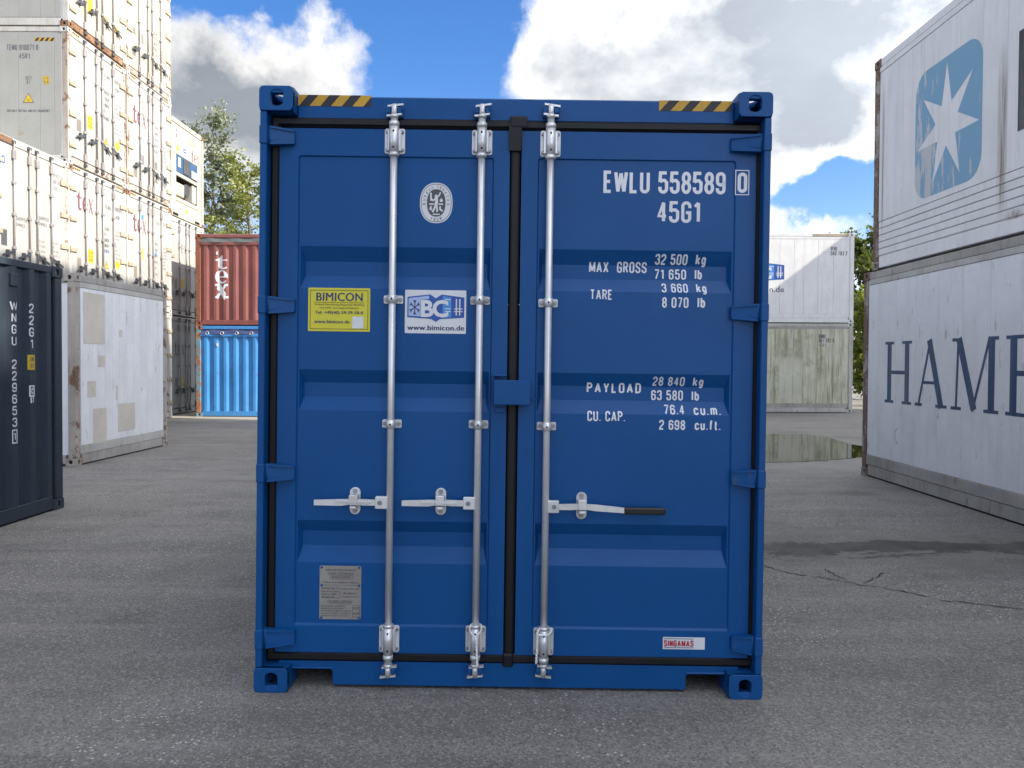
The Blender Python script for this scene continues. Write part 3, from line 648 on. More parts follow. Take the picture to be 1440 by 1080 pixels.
def frame(root, L, Wd, H, m, mr=None, end_plain=True, key=None, roof=True, top_rail=0.10, bot_rail=0.14):
    mr = mr or m; k = (L, Wd, H, m, mr, key, top_rail, bot_rail)
    if k not in FR:
        d = {}
        q = MB(); q.box(.004, .13, .006, .12, .118, H-.118, .008); d['post'] = q.mesh('corner_post', m)
        q = MB(); q.box(.178, L-.178, .008, .07, H-.010-top_rail, H-.010, .006); d['top'] = q.mesh('top_rail', mr)
        q = MB(); q.box(.178, L-.178, .010, .035, .020, bot_rail+.025, .004); q.box(.178, L-.178, .0355, .12, .018, .040); d['bot'] = q.mesh('bottom_rail', mr)
        q = MB(); q.box(.010, .09, .162, Wd-.162, H-.14, H-.006, .006); d['head'] = q.mesh('header', m)
        q = MB(); q.box(.010, .09, .162, Wd-.162, .03, .17, .006); d['sill'] = q.mesh('sill', m)
        q = MB(); q.box(.09, L-.09, .07, Wd-.07, H-.035, H-.012); d['roof'] = q.mesh('roof', mr)
        q = MB(); q.box(.09, L-.09, .12, Wd-.12, .045, .16); d['floor'] = q.mesh('floor', m)
        FR[k] = d
    d = FR[k]
    for sx in (0, 1):
        for sy in (0, 1): obj('corner_post', d['post'], root, (sx*L, sy*Wd, 0), scale=(1-2*sx, 1-2*sy, 1))
        obj('header', d['head'], root, (sx*L, 0, 0), scale=(1-2*sx, 1, 1)); obj('sill', d['sill'], root, (sx*L, 0, 0), scale=(1-2*sx, 1, 1))
    for sy in (0, 1):
        obj('top_rail', d['top'], root, (0, sy*Wd, 0), scale=(1, 1-2*sy, 1)); obj('bottom_rail', d['bot'], root, (0, sy*Wd, 0), scale=(1, 1-2*sy, 1))
    if roof: obj('roof', d['roof'], root)
    obj('floor', d['floor'], root)
WALL = {}
def flat_wall(root, L, Wd, H, m, y_in=0.030, far=True):
    """smooth insulated core behind the side panels, both long sides and blank front end"""
    k = (L, Wd, H, m)
    if k not in WALL:
        q = MB(); q.box(.10, L-.12, y_in+.004, .09, .165, H-.108); a = q.mesh('side_wall', m)
        q = MB(); q.box(.03, .09, .12, Wd-.12, .17, H-.14); WALL[k] = (a, q.mesh('end_wall', m))
    a, e = WALL[k]
    obj('side_wall', a, root); obj('side_wall', a, root, (0, Wd, 0), scale=(1, -1, 1)); obj('end_wall', e, root)
PAN = {}
def panels(root, edges, z0, z1, m, y0=0.016, gap=0.006):
    """cladding sheets side by side, each a piece of its own"""
    for a, c in zip(edges, edges[1:]):
        k = (round(c-a, 3), z0, z1, m)
        if k not in PAN:
            q = MB(); q.box(gap/2, c-a-gap/2, 0, .014, z0, z1, .002); PAN[k] = q.mesh('panel', m)
        obj('panel', PAN[k], root, (a, y0, 0))
def corrugated(name, x0, x1, z0, z1, m, parent, yf=0.012, depth=0.036, period=0.278, phase=0.0, dest=None):
    b = bmesh.new(); xs = []; x = x0 + phase
    pts = [(x0, yf + depth)]
    while x < x1 - 0.01:
        for dx_, dy_ in ((0.0, depth), (.068, 0.0), (.140, 0.0), (.208, depth)):
            if x0 < x + dx_ < x1: pts.append((x + dx_, yf + dy_))
        x += period
    pts.append((x1, pts[-1][1]))
    A = [b.verts.new((q[0], q[1], z0)) for q in pts]; B = [b.verts.new((q[0], q[1], z1)) for q in pts]
    A2 = [b.verts.new((q[0], q[1]+.004, z0)) for q in pts]; B2 = [b.verts.new((q[0], q[1]+.004, z1)) for q in pts]
    for i in range(len(pts)-1):
        b.faces.new((A[i], A[i+1], B[i+1], B[i])); b.faces.new((B2[i], B2[i+1], A2[i+1], A2[i]))
        b.faces.new((B[i], B[i+1], B2[i+1], B2[i])); b.faces.new((A2[i], A2[i+1], A[i+1], A[i]))
    me = bpy.data.meshes.new(name); b.to_mesh(me); b.free(); me.materials.append(M[m])
    return obj(name, me, parent), pts
def local(root, px, py, face='side', off=0.0):
    """photo pixel -> local (a, z) on the y=0 side ('side') or the x=L end ('end', off=L)"""
    mw = Matrix.LocRotScale(root.location, root.rotation_euler, None)
    if face == 'side': p0, n = mw @ Vector((0, off, 0)), mw.to_3x3() @ Vector((0, -1, 0))
    else: p0, n = mw @ Vector((off, 0, 0)), mw.to_3x3() @ Vector((1, 0, 0))
    q = mw.inverted() @ pix_plane(px, py, p0, n)
    return (q.x, q.z) if face == 'side' else (q.y, q.z)
def side_print(root, me, m, y=0.016, name='lettering'):
    stand(me, lambda a, c, l: (a, y - 0.0015 - l, c)); return obj(name, with_mat(me, m), root)
def end_print(root, me, m, x, name='lettering'):
    stand(me, lambda a, c, l: (x + 0.0015 + l, a, c)); return obj(name, with_mat(me, m), root)
def rect_mesh(x0, x1, y0, y1): return MB().quad((x0, y0, 0), (x1, y0, 0), (x1, y1, 0), (x0, y1, 0)).mesh('rect')
def tri_mesh(cx, cy, s): return MB().poly([(cx-s, cy-s*.8, 0), (cx+s, cy-s*.8, 0), (cx, cy+s*.95, 0)]).mesh('tri')
def diamond_mesh(cx, cy, s): return MB().poly([(cx, cy-s, 0), (cx+s, cy, 0), (cx, cy+s, 0), (cx-s, cy, 0)]).mesh('dia')
def hazard(root, x0, x1, z0, z1, put, n=4):
    """yellow strip with slanted black bars"""
    put(rect_mesh(x0, x1, z0, z1), 'hazard_yellow', 'hazard_strip')
    b = bmesh.new(); w = (x1-x0)/n
    for k in range(n):
        a = x0 + w*k + w*.05
        q = [(a, z0), (a + w*.50, z0), (min(x1, a + w*.95), z1), (min(x1, a + w*.48), z1)]
        b.faces.new([b.verts.new((p_[0], p_[1], .0006)) for p_ in q])
    me = bpy.data.meshes.new('bar'); b.to_mesh(me); b.free(); put(me, 'hazard_black', 'hazard_bar')

# ---- refrigerated container with door end at local x = L
RL, RW, RH = 12.192, 2.438, 2.896
def door_end(root, L, Wd, H, md, mrod='rod_dull', mh='hinge_cream'):
    x = L - 0.012
    for s in (0, 1):
        y0, y1 = (.115, Wd/2-.005) if s == 0 else (Wd/2+.005, Wd-.115)
        q = MB(); q.box(x-.07, x, y0, y1, .19, H-.155, .006); d = q.build('door', md, root)
        g = MB(); g.box(x-.05, x-.012, y0-.02 if s == 0 else y1+.0005, y0-.0005 if s == 0 else y1+.02, .19, H-.155); g.build('gasket', 'rubber', d)
        for z in (.42, 1.08, 1.74, 2.40):
            h = MB(); a = (.03, .30) if s == 0 else (Wd-.30, Wd-.03)
            h.hexa([(x+.001, a[0], z-.05), (x+.03, a[0], z-.05), (x+.03, a[1], z-.035), (x+.001, a[1], z-.035), (x+.001, a[0], z+.05), (x+.03, a[0], z+.05), (x+.03, a[1], z+.035), (x+.001, a[1], z+.035)])
            h.cyl((x+.02, a[0]+.03 if s == 0 else a[1]-.03, z-.07), (x+.02, a[0]+.03 if s == 0 else a[1]-.03, z+.07), .018, n=8); h.build('hinge', mh, d)
    q = MB(); q.box(x-.06, x-.02, Wd/2-.0045, Wd/2+.0045, .19, H-.155); q.build('gasket', 'rubber', root)
    for k, y in enumerate((.63, 1.10, 1.34, 1.81)):
        q = MB(); q.cyl((x+.030, y, .10), (x+.030, y, H-.08), .0175, n=10); rod = q.build('lock_rod', mrod, root)
        for z in (.26, .82, 1.45, 2.05, 2.58):
            hh = .085 if z in (.26, 2.58) else .03
            q = MB(); q.box(x+.001, x+.050, y-.045, y+.045, z-hh, z+hh, .006); q.build('guide', mrod, rod)
        for z in (.10, H-.08):
            q = MB(); q.box(x+.010, x+.045, y-.05, y+.05, z-.03, z+.03, .006); q.build('cam', 'steel_dark', rod)
        e = -1 if k in (0, 1) else 1
        q = MB(); q.hexa([(x+.035, y, .74), (x+.050, y, .74), (x+.050, y+e*.36, .62), (x+.035, y+e*.36, .62), (x+.035, y, .79), (x+.050, y, .79), (x+.050, y+e*.36, .66), (x+.035, y+e*.36, .66)]); q.build('handle', 'steel_dark', rod)
        q = MB(); q.box(x+.001, x+.06, y+e*.20-.025, y+e*.20+.025, .62, .76, .005); q.build('handle_catch', 'steel_dark', rod)
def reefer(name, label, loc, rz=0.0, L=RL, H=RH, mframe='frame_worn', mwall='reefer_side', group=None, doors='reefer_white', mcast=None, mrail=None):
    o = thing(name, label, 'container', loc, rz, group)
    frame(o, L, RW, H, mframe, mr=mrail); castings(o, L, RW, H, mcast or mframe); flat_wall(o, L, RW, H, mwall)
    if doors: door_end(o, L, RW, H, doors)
    return o

# ================================================================== LEFT WALL OF REFRIGERATED CONTAINERS
SX = -9.51
proto = reefer('refrigerated_container', '', (SX-RL, 0, 0))
G1 = 'white refrigerated containers stacked with doors to the yard'
cols = {0: 13.90, 1: 16.37, 2: 18.84, 3: 22.05}
stack = {
 (0, 0): 'white reefer at ground level behind the slate container, carrying one container',
 (0, 1): 'white reefer with rusty corner and round blue emblem, beside the taller stack',
 (1, 0): 'ground-level white reefer behind the patched container, base of first four-high column',
 (1, 1): 'white reefer with faded plum lettering and yellow square, second up in first four-high column',
 (1, 2): 'white reefer whose grey side wall reads 910071, third up in first four-high column',
 (1, 3): 'topmost white reefer of the first four-high column, yellow sticker and rusty sill',
 (2, 0): 'ground-level white reefer in the second four-high column beside the patched grey container',
 (2, 1): 'white reefer with plum lettering and orange strip, second up in second four-high column',
 (2, 2): 'white reefer with plum lettering and grey triangle, third up in second four-high column',
 (2, 3): 'topmost white reefer of the second four-high column with grey triangle and plates',
 (3, 0): 'shaded blue-grey reefer at ground level behind the red and blue open-top stack',
 (3, 1): 'white reefer half in shadow directly under the one showing its cooling unit',
}
RE = {}
for (c, l), lab in stack.items():
    o = proto if (c, l) == (0, 0) else copy_tree(proto)
    o.location = ((SX if c < 3 else SX-.40) - RL + {(1, 3): .015, (2, 2): .01, (0, 1): .02}.get((c, l), 0), cols[c], l*(RH+.004)); o['label'] = lab; o['group'] = G1; RE[c, l] = o
# rusty corners and headers where the photograph shows them
def recolour(o, names, m, pick=None):
    for ch in o.children:
        if ch.name.split('.')[0] in names and (pick is None or pick(ch)):
            ch.material_slots[0].link = 'OBJECT'; ch.material_slots[0].material = M[m]
front = lambda ch: ch.location.x > 1
recolour(RE[0, 1], ('corner_post', 'corner_casting'), 'rust_orange', lambda c: c.location.x > 1 and c.location.y < 1)
for k in ((1, 1), (2, 1)): recolour(RE[k], ('corner_casting',), 'rust_orange', lambda c: c.location.x > 1 and c.location.z > 1)
recolour(RE[1, 3], ('sill', 'corner_casting'), 'rust_orange', lambda c: c.location.x > 1 and c.location.z < 1)
for k in ((1, 3), (2, 3)): recolour(RE[k], ('door',), 'reefer_cream')
recolour(RE[3, 0], ('door', 'header', 'corner_post', 'sill'), 'reefer_grey')
q = MB(); q.box(RL-.006, RL+.006, .17, .62, RH-.135, RH-.02, .003); q.build('rust_plate', 'rust_orange', RE[0, 1])
for k_ in ((1, 2), (2, 2), (0, 1), (2, 3)): recolour(RE[k_], ('sill', 'corner_post'), 'frame_rusty', front)
# side cladding of the two boxes whose long side faces the camera
for k, mw in (((1, 2), 'reefer_grey'), ((1, 3), 'reefer_grey')):
    ed = [.14 + .46*i for i in range(24)] + [RL-1.07, RL-.61, RL-.30, RL-.17]
    ed = [e for e in ed if e < RL-1.2] + ed[-4:]
    panels(RE[k], ed, .19, RH-.125, mw)
o = RE[1, 2]
def TL(px, py): return local(o, px, py, 'side', .016)
def sbox(px0, py0, px1, py1): a, b_ = TL(px0, py1), TL(px1, py0); return a[0], b_[0], a[1], b_[1]
x0, x1, z0, z1 = sbox(9.5, 62.5, 53.5, 70.5); side_print(o, stencil('TEMU 910071 0', x0, x1, z0, z1, t=.13), 'ink_text')
x0, x1, z0, z1 = sbox(27, 75, 42, 82.5); side_print(o, stencil('45R1', x0, x1, z0, z1, t=.13), 'ink_text')
x0, x1, z0, z1 = sbox(48.5, 53, 77, 57.5); hazard(o, x0, x1, z0, z1, lambda me, m, n: side_print(o, me, m, .016, n))
x0, x1, z0, z1 = sbox(36, 107, 44, 112); side_print(o, stencil('UC1', x0, x1, z0, z1, t=.12), 'ink_text'); x0, x1, z0, z1 = sbox(37.5, 113, 42.5, 118); side_print(o, stencil('87', x0, x1, z0, z1, t=.12), 'ink_text')
x0, x1, z0, z1 = sbox(61, 107, 69, 118.5); side_print(o, rect_mesh(x0, x1, z0, z1), 'sticker_yellow', name='sticker'); side_print(o, stencil('2.9', x0+.015, x1-.015, (z0+z1)/2+.02, z1-.02, t=.12), 'ink_text', .014)
side_print(o, stencil('9.6', x0+.015, x1-.015, z0+.02, (z0+z1)/2-.01, t=.12), 'ink_text', .014)
cx, cz = TL(40, 138); side_print(o, tri_mesh(cx, cz, .12), 'ink_text', name='sticker'); side_print(o, tri_mesh(cx, cz-.003, .098), 'sticker_yellow', .0145, name='sticker')
for i in range(2): side_print(o, rect_mesh(cx-.035, cx+.035, cz-.03-i*.022, cz-.022-i*.022), 'ink_text', .0135)
x0, x1, z0, z1 = sbox(10, 154, 70, 157.5); side_print(o, stencil('SUITABLE FOR RAIL AND SEA TRANSPORT', x0, x1, z0, z1, t=.14, gap=.25), 'ink_text')
x0, x1, z0, z1 = sbox(26, 185, 33, 190); side_print(o, rect_mesh(x0, x1, z0, z1), 'hinge_cream', name='sticker')
# door decals
DX = RL - 0.012
def dec(o, me, m, name='lettering', lift=0.0): return end_print(o, me, m, DX + lift, name)
def warn(o, y, z, s=.11): dec(o, tri_mesh(y, z, s), 'ink_text', 'sticker'); dec(o, tri_mesh(y, z-.004, s*.80), 'sticker_yellow', 'sticker', .001); dec(o, rect_mesh(y-.012, y+.012, z-s*.4, z+s*.3), 'ink_text', 'sticker_mark', .002)
def plate(o, y, z, w=.16, h=.24, m='sticker_grey'): dec(o, rect_mesh(y-w/2, y+w/2, z-h/2, z+h/2), m, 'sticker')
def ysq(o, y, z, w=.21, h=.30):
    plate(o, y, z, w, h, 'sticker_yellow')
    for k, tx in enumerate(('ATTN', '9-6', 'HIGH')): dec(o, stencil(tx, y-w*.38, y+w*.38, z+h*(.18-.28*k), z+h*(.36-.28*k), t=.18), 'ink_brown', lift=.001)
def lines(o, y0, y1, zt, n, dz=.10, m='ink_text', seed=0, h=.055):
    r = random.Random(seed)
    W_ = ['TARE', 'PAYLOAD', 'MAX GROSS', 'CU CAP', 'NET', '34 000 KG', '74 960 LB', '4 640 KG', '29 360 KG', '67 6 CU M', '2 390 CU FT']
    for k in range(n):
        s = r.choice(W_); w = min(y1-y0, len(s)*h*.62); dec(o, stencil(s, y0, y0+w, zt-k*dz, zt-k*dz+h, t=.15), m)
def texd(o, y, z, w, h, m='ink_plum'): dec(o, tex_mesh(y, z, w, h), m)
def strip(o, side):
    y0, y1 = (.17, .45) if side == 0 else (RW-.47, RW-.19)
    hazard(o, y0, y1, RH-.075, RH-.030, lambda me, m, n: end_print(o, me, m, RL-.009, n))
for k in ((1, 2), (1, 1), (2, 1), (2, 2), (1, 3)): strip(RE[k], 0); strip(RE[k], 1)
o = RE[0, 1]
dec(o, MB().poly([(q[0], q[1], 0) for q in oval(.36, 2.42, .055, .075)]).mesh('r'), 'ink_blue', 'sticker'); dec(o, MB().poly([(q[0], q[1], 0) for q in oval(.36, 2.42, .030, .045)]).mesh('r'), 'white_vinyl', 'sticker', .001)
plate(o, .37, .98, .17, .30, 'ink_grey')
for k, s in enumerate(('APNTCU', '569 500 7', '45R1')): dec(o, stencil(s, 1.88, 2.24 if k < 2 else 2.08, 2.46-k*.13, 2.55-k*.13, t=.13), 'ink_faded')
dec(o, stencil('SHIPPER', .72, 1.04, 1.36, 1.44, t=.15), 'ink_text'); dec(o, stencil('OWNED', .72, .98, 1.25, 1.32, t=.15), 'ink_text')
dec(o, stencil('SHIPPER', 1.42, 1.74, 1.50, 1.58, t=.15), 'ink_text'); dec(o, stencil('OWNED', 1.42, 1.68, 1.39, 1.46, t=.15), 'ink_text'); lines(o, 1.40, 1.62, 1.05, 4, .10, 'ink_faded', 3); lines(o, 1.86, 2.25, 1.08, 4, .085, 'ink_faded', 4, .05)
o = RE[1, 1]; texd(o, .30, 1.98, .68, .42); ysq(o, .86, 1.03); plate(o, .40, .80, .16, .26); warn(o, 1.52, .92); dec(o, diamond_mesh(2.02, .98, .13), 'sticker_yellow', 'sticker')
lines(o, 1.40, 1.64, 1.72, 5, .13, 'ink_text', 5, .075); lines(o, 1.88, 2.22, 1.74, 8, .09, 'ink_faded', 6, .05); dec(o, stencil('TEMU', 1.46, 1.72, 2.22, 2.32), 'ink_text'); dec(o, stencil('910058 2', 1.88, 2.25, 2.25, 2.35), 'ink_text'); plate(o, 1.55, 1.22, .12, .10, 'ink_pale_blue')
dec(o, stencil('45R1', 1.95, 2.16, 2.06, 2.16), 'ink_text')
o = RE[2, 1]; texd(o, .28, 1.94, .72, .44); plate(o, .42, .92, .17, .30); warn(o, .42, .28, .10); plate(o, .80, 1.42, .06, .28, 'sticker_yellow'); plate(o, .80, 2.36, .12, .13, 'ink_mid_blue'); lines(o, 1.40, 1.62, 1.75, 6, .16, 'ink_faded', 7, .07); lines(o, 1.90, 2.22, 1.70, 7, .09, 'ink_faded', 8, .05); dec(o, stencil('TEMU', 1.46, 1.74, 2.30, 2.40), 'ink_faded'); dec(o, stencil('920114 6', 1.88, 2.25, 2.34, 2.44), 'ink_faded'); plate(o, 1.52, 1.52, .10, .09, 'ink_mid_blue')
o = RE[1, 2]; ysq(o, .86, 1.12); plate(o, .42, .92, .18, .26); warn(o, 1.54, .90, .11); dec(o, diamond_mesh(2.05, .92, .135), 'sticker_yellow', 'sticker'); lines(o, 1.40, 1.66, 1.98, 5, .15, 'ink_text', 9, .085); lines(o, 1.90, 2.22, 1.85, 8, .095, 'ink_faded', 10, .055); dec(o, stencil('TEMU', 1.46, 1.72, 2.36, 2.45), 'ink_text'); dec(o, stencil('910071 0', 1.88, 2.25, 2.38, 2.47), 'ink_text'); dec(o, stencil('45R1', 1.95, 2.16, 2.20, 2.29), 'ink_text')
o = RE[2, 2]; texd(o, .28, 1.75, .72, .46); plate(o, .42, .55, .18, .30); plate(o, .82, .92, .14, .24, 'ink_faded'); dec(o, tri_mesh(1.54, .58, .10), 'sticker_grey', 'sticker'); dec(o, diamond_mesh(2.02, .58, .14), 'ink_faded', 'sticker'); plate(o, 1.54, .95, .14, .20); lines(o, 1.42, 1.66, 1.92, 5, .16, 'ink_faded', 11, .08); lines(o, 1.90, 2.22, 1.70, 7, .09, 'ink_faded', 12, .05); lines(o, .76, 1.0, 2.35, 2, .14, 'ink_faded', 13, .07)
o = RE[1, 3]; plate(o, .86, .80, .20, .34, 'sticker_yellow'); warn(o, 1.54, .82, .11); dec(o, diamond_mesh(2.0, .75, .12), 'sticker_yellow', 'sticker')
o = RE[2, 3]; dec(o, tri_mesh(.40, 1.15, .12), 'sticker_grey', 'sticker'); plate(o, .40, .62, .18, .22); plate(o, .84, 1.1, .12, .26, 'ink_faded'); lines(o, 1.42, 1.66, 1.5, 5, .14, 'ink_faded', 14, .08); lines(o, 1.90, 2.22, 1.3, 7, .09, 'ink_faded', 15, .05)
o = RE[3, 1]; texd(o, .55, 1.9, .6, .36, 'ink_faded'); plate(o, .42, .95, .17, .28); ysq(o, .86, 1.0)
o = RE[3, 0]; texd(o, .28, 1.75, .72, .42, 'ink_text'); plate(o, .42, .95, .17, .28); ysq(o, .88, .95)
# container showing its cooling unit
o = thing('refrigerated_container', 'cream reefer showing its cooling unit with dark blue panel, end of the stack', 'container', (SX-.40-RL, cols[3], 2*(RH+.004)), 0, G1)
frame(o, RL, RW, RH, 'reefer_cream'); castings(o, RL, RW, RH, 'rust_orange'); flat_wall(o, RL, RW, RH, 'reefer_cream')
x = RL - .03
for a, c in ((.13, .72), (.726, 1.22), (1.226, 1.72), (1.726, 2.31)):
    q = MB(); q.box(x-.05, x, a, c, 1.88, RH-.15, .008); q.build('panel', 'reefer_cream', o)
q = MB(); q.box(x-.03, x+.006, .52, 2.02, 1.36, 1.87, .012); cp = q.build('control_panel', 'unit_blue', o)
q = MB(); q.box(x+.007, x+.03, .98, 1.42, 1.39, 1.84, .012); q.build('fan_grille', 'steel_dark', cp)
q = MB(); q.box(x+.007, x+.02, .62, .78, 1.52, 1.80, .006); q.build('notice', 'white_vinyl', cp)
q = MB(); q.box(x+.007, x+.05, 1.50, 1.92, 1.38, 1.62, .012); q.build('controller', 'reefer_white', cp)
for a, c in ((.13, .51), (2.03, 2.31)): q = MB(); q.box(x-.05, x, a, c, .50, 1.875, .008); q.build('panel', 'reefer_cream', o)
q = MB(); q.box(x-.45, x-.40, .51, 2.03, .62, 1.355); q.build('machine_recess', 'steel_dark', o)
q = MB(); q.box(x-.04, x+.01, .515, 2.025, 1.25, 1.355, .01); q.build('cross_bar', 'reefer_cream', o)
q = MB(); q.box(x-.35, x-.02, .62, 1.12, .68, 1.08, .03); q.build('compressor_cover', 'reefer_cream', o)
q = MB(); q.cyl((x-.38, 1.48, 1.0), (x-.1, 1.48, 1.0), .20, n=16); q.build('condenser_fan', 'steel_dark', o)
q = MB(); q.box(x-.30, x-.02, 1.72, 1.98, .66, 1.22, .03); q.build('receiver_tank', 'frame_worn', o)
q = MB(); q.box(x-.06, x+.015, .515, 2.025, .50, .615, .01); q.build('cross_bar', 'reefer_cream', o)
q = MB(); q.box(x-.05, x, .13, 2.31, .175, .495, .008); q.build('panel', 'reefer_cream', o)
for y in (.42, 1.95): q = MB(); q.box(x+.002, x+.02, y-.20, y+.20, .03, .15, .02); q.build('fork_pocket', 'steel_dark', o)
end_print(o, tex_mesh(1.55, 1.93, .62, .36), 'ink_plum', x); end_print(o, tri_mesh(1.2, .33, .11), 'sticker_yellow', x, 'sticker')
end_print(o, diamond_mesh(.62, 2.06, .11), 'sticker_yellow', x, 'sticker'); end_print(o, MB().poly([(q_[0], q_[1], 0) for q_ in oval(1.10, 2.10, .12, .07)]).mesh('r'), 'ink_blue', x, 'sticker'); end_print(o, rect_mesh(1.02, 1.18, 2.085, 2.115), 'white_vinyl', x+.001, 'sticker_mark')
end_print(o, rect_mesh(.36, .72, 2.30, 2.66), 'white_vinyl', x, 'sticker'); end_print(o, stencil('2', .49, .60, 2.36, 2.60, t=.2), 'ink_plum', x+.001)
end_print(o, rect_mesh(1.40, 1.90, 2.36, 2.62), 'hinge_cream', x, 'sticker')

# ================================================================== SLATE 20-FOOT CONTAINER (left)
def corr_box(name, label, loc, rz, L, H, m, mpost, mcast, tarp=None, mrail=None, group=None, phase=0.08, ztop=None):
    o = thing(name, label, 'container', loc, rz, group)
    mrail = mrail or m
    frame(o, L, RW, H, mpost, mr=mrail, roof=tarp is None, key=name, top_rail=.07 if tarp is None else .09, bot_rail=.13); castings(o, L, RW, H, mcast)
    zt = H - .075 if tarp is None else H - .30
    w, pts = corrugated('side_wall', .125, L-.125, .155, zt, m, o, phase=phase)
    obj('side_wall', w.data, o, (0, RW, 0), scale=(1, -1, 1))
    e, _ = corrugated('end_wall', .12, RW-.12, .165, zt if tarp else H-.14, m, o, phase=.05)
    e.rotation_euler = (0, 0, -math.pi/2); e.location = (0, RW, 0); 
    e2 = obj('end_wall', e.data, o, (L, 0, 0), (0, 0, math.pi/2))
    return o, pts
o, SPTS = corr_box('shipping_container', 'dark slate corrugated container with white vertical lettering on its side', (-4.862, 8.247-6.058, 0), math.pi/2, 6.058, 2.591, 'dark_slate', 'dark_slate', 'dark_slate', phase=.037)
slate = o; Ls = 6.058
YS = .012
def SL(px, py): return local(slate, px, py, 'side', YS)
def vert_text(txt, px0, px1, pyt, pyb, cell=None, m='letter_white'):
    a = SL(px0, (pyt+pyb)/2)[0]; b_ = SL(px1, (pyt+pyb)/2)[0]; zt = SL((px0+px1)/2, pyt)[1]; zb = SL((px0+px1)/2, pyb)[1]
    c = (a + b_)/2
    me = stencil(txt, -.034, .034, zb, zt, t=.15, vertical=True); return me, c
def wall_y(x):   # depth of the corrugated face at local x
    for (xa, ya), (xb, yb) in zip(SPTS, SPTS[1:]):
        if xa <= x <= xb: return ya + (yb-ya)*(x-xa)/max(1e-6, xb-xa)
    return .03
def corr_print(me, c, m, name='lettering'):
    b = bmesh.new(); b.from_mesh(me); bpy.data.meshes.remove(me)
    for xx, _y in SPTS: bmesh.ops.bisect_plane(b, geom=list(b.verts)+list(b.edges)+list(b.faces), plane_co=(xx - c, 0, 0), plane_no=(1, 0, 0))
    for v in b.verts: v.co = (c + v.co.x, wall_y(c + v.co.x) - .0015 - v.co.z, v.co.y)
    me = bpy.data.meshes.new(name); b.to_mesh(me); b.free(); obj(name, with_mat(me, m), slate)
me, c1 = vert_text('WNGU 229653', 16, 24, 422, 602); corr_print(me, c1, 'letter_white')
zt, zb = SL(20, 605)[1], SL(20, 623)[1]
corr_print(stencil('1', -.014, .014, zb+.025, zt-.025, t=.16), c1, 'letter_white')
b = bmesh.new(); stroke_quads(b, [(-.031, zb), (.031, zb), (.031, zt), (-.031, zt), (-.031, zb)], .006, 0); me = bpy.data.meshes.new('check_box'); b.to_mesh(me); b.free(); corr_print(me, c1, 'letter_white')
me, c2 = vert_text('22G1', 37, 46, 425, 492); c2 = c1 + .272; corr_print(me, c2, 'letter_white')
za, zc = SL(43, 499)[1], SL(43, 520)[1]; corr_print(rect_mesh(-.05, .05, zc, za), c2, 'sticker_yellow', 'sticker')
me = stencil('2.6M', -.028, .028, (za+zc)/2+.012, za-.02, t=.14); [setattr(v.co, 'z', v.co.z+.001) for v in me.vertices]; corr_print(me, c2, 'ink_text')
me = stencil('8.6', -.022, .026, zc+.02, (za+zc)/2-.012, t=.14); [setattr(v.co, 'z', v.co.z+.001) for v in me.vertices]; corr_print(me, c2, 'ink_text')
za, zc = SL(44, 543)[1], SL(44, 557)[1]
b = bmesh.new(); stroke_quads(b, [(-.030, zc), (.032, zc), (.032, za), (-.030, za), (-.030, zc)], .007, 0); me = bpy.data.meshes.new('check_box'); b.to_mesh(me); b.free(); corr_print(me, c2, 'letter_white')
corr_print(stencil('C', -.010, .018, zc+.02, za-.02, t=.18), c2, 'letter_white'); za, zc = SL(44, 558.5)[1], SL(44, 567)[1]; corr_print(stencil('87', -.026, .028, zc, za, t=.16), c2, 'letter_white')
zv0, zv1 = SL(20, 403)[1], SL(20, 384)[1]; q = MB(); q.box(c1-.055, c1+.055, -.006, .045, zv0, zv1, .008); vb = q.build('vent', 'dark_slate', slate)

# ================================================================== PATCHED GREY CONTAINER
o = reefer('refrigerated_container', 'short weathered white container with beige repair patches standing alone on the asphalt', (-6.56, 11.43, 0), math.pi/2 - 0.018, L=2.93, H=RH, mframe='frame_rusty', mwall='old_white', doors=None, mrail='ground_rail')
old = o
panels(o, [.17, .40, .62, .84, 1.06, 1.28, 1.50, 1.73, 1.96, 2.19, 2.42, 2.64, 2.80], .30, RH-.20, 'old_white', gap=.004)
q = MB(); q.box(.14, 2.79, .012, .03, RH-.195, RH-.112, .003); q.build('top_band', 'frame_worn', o); q = MB(); q.box(.14, 2.79, .008, .03, .17, .295, .003); q.build('bottom_band', 'frame_worn', o)
def OB(px0, pyt0, px1, pyb1):
    a = local(old, px0, pyt0, 'side', .014); c = local(old, px1, pyb1, 'side', .014); return a[0], c[0], c[1], a[1]
for bx in ((117, 410, 147.5, 484), (138, 500, 148, 516), (123, 536, 135, 558), (131, 575, 150, 625), (166, 568, 190, 603), (163, 542, 166, 562), (167.5, 464, 172, 474)):
    x0, x1, z0, z1 = OB(*bx); q = MB(); q.box(x0, x1, .012, .0165, z0, z1, .001); q.build('repair_patch', 'patch_beige', o)

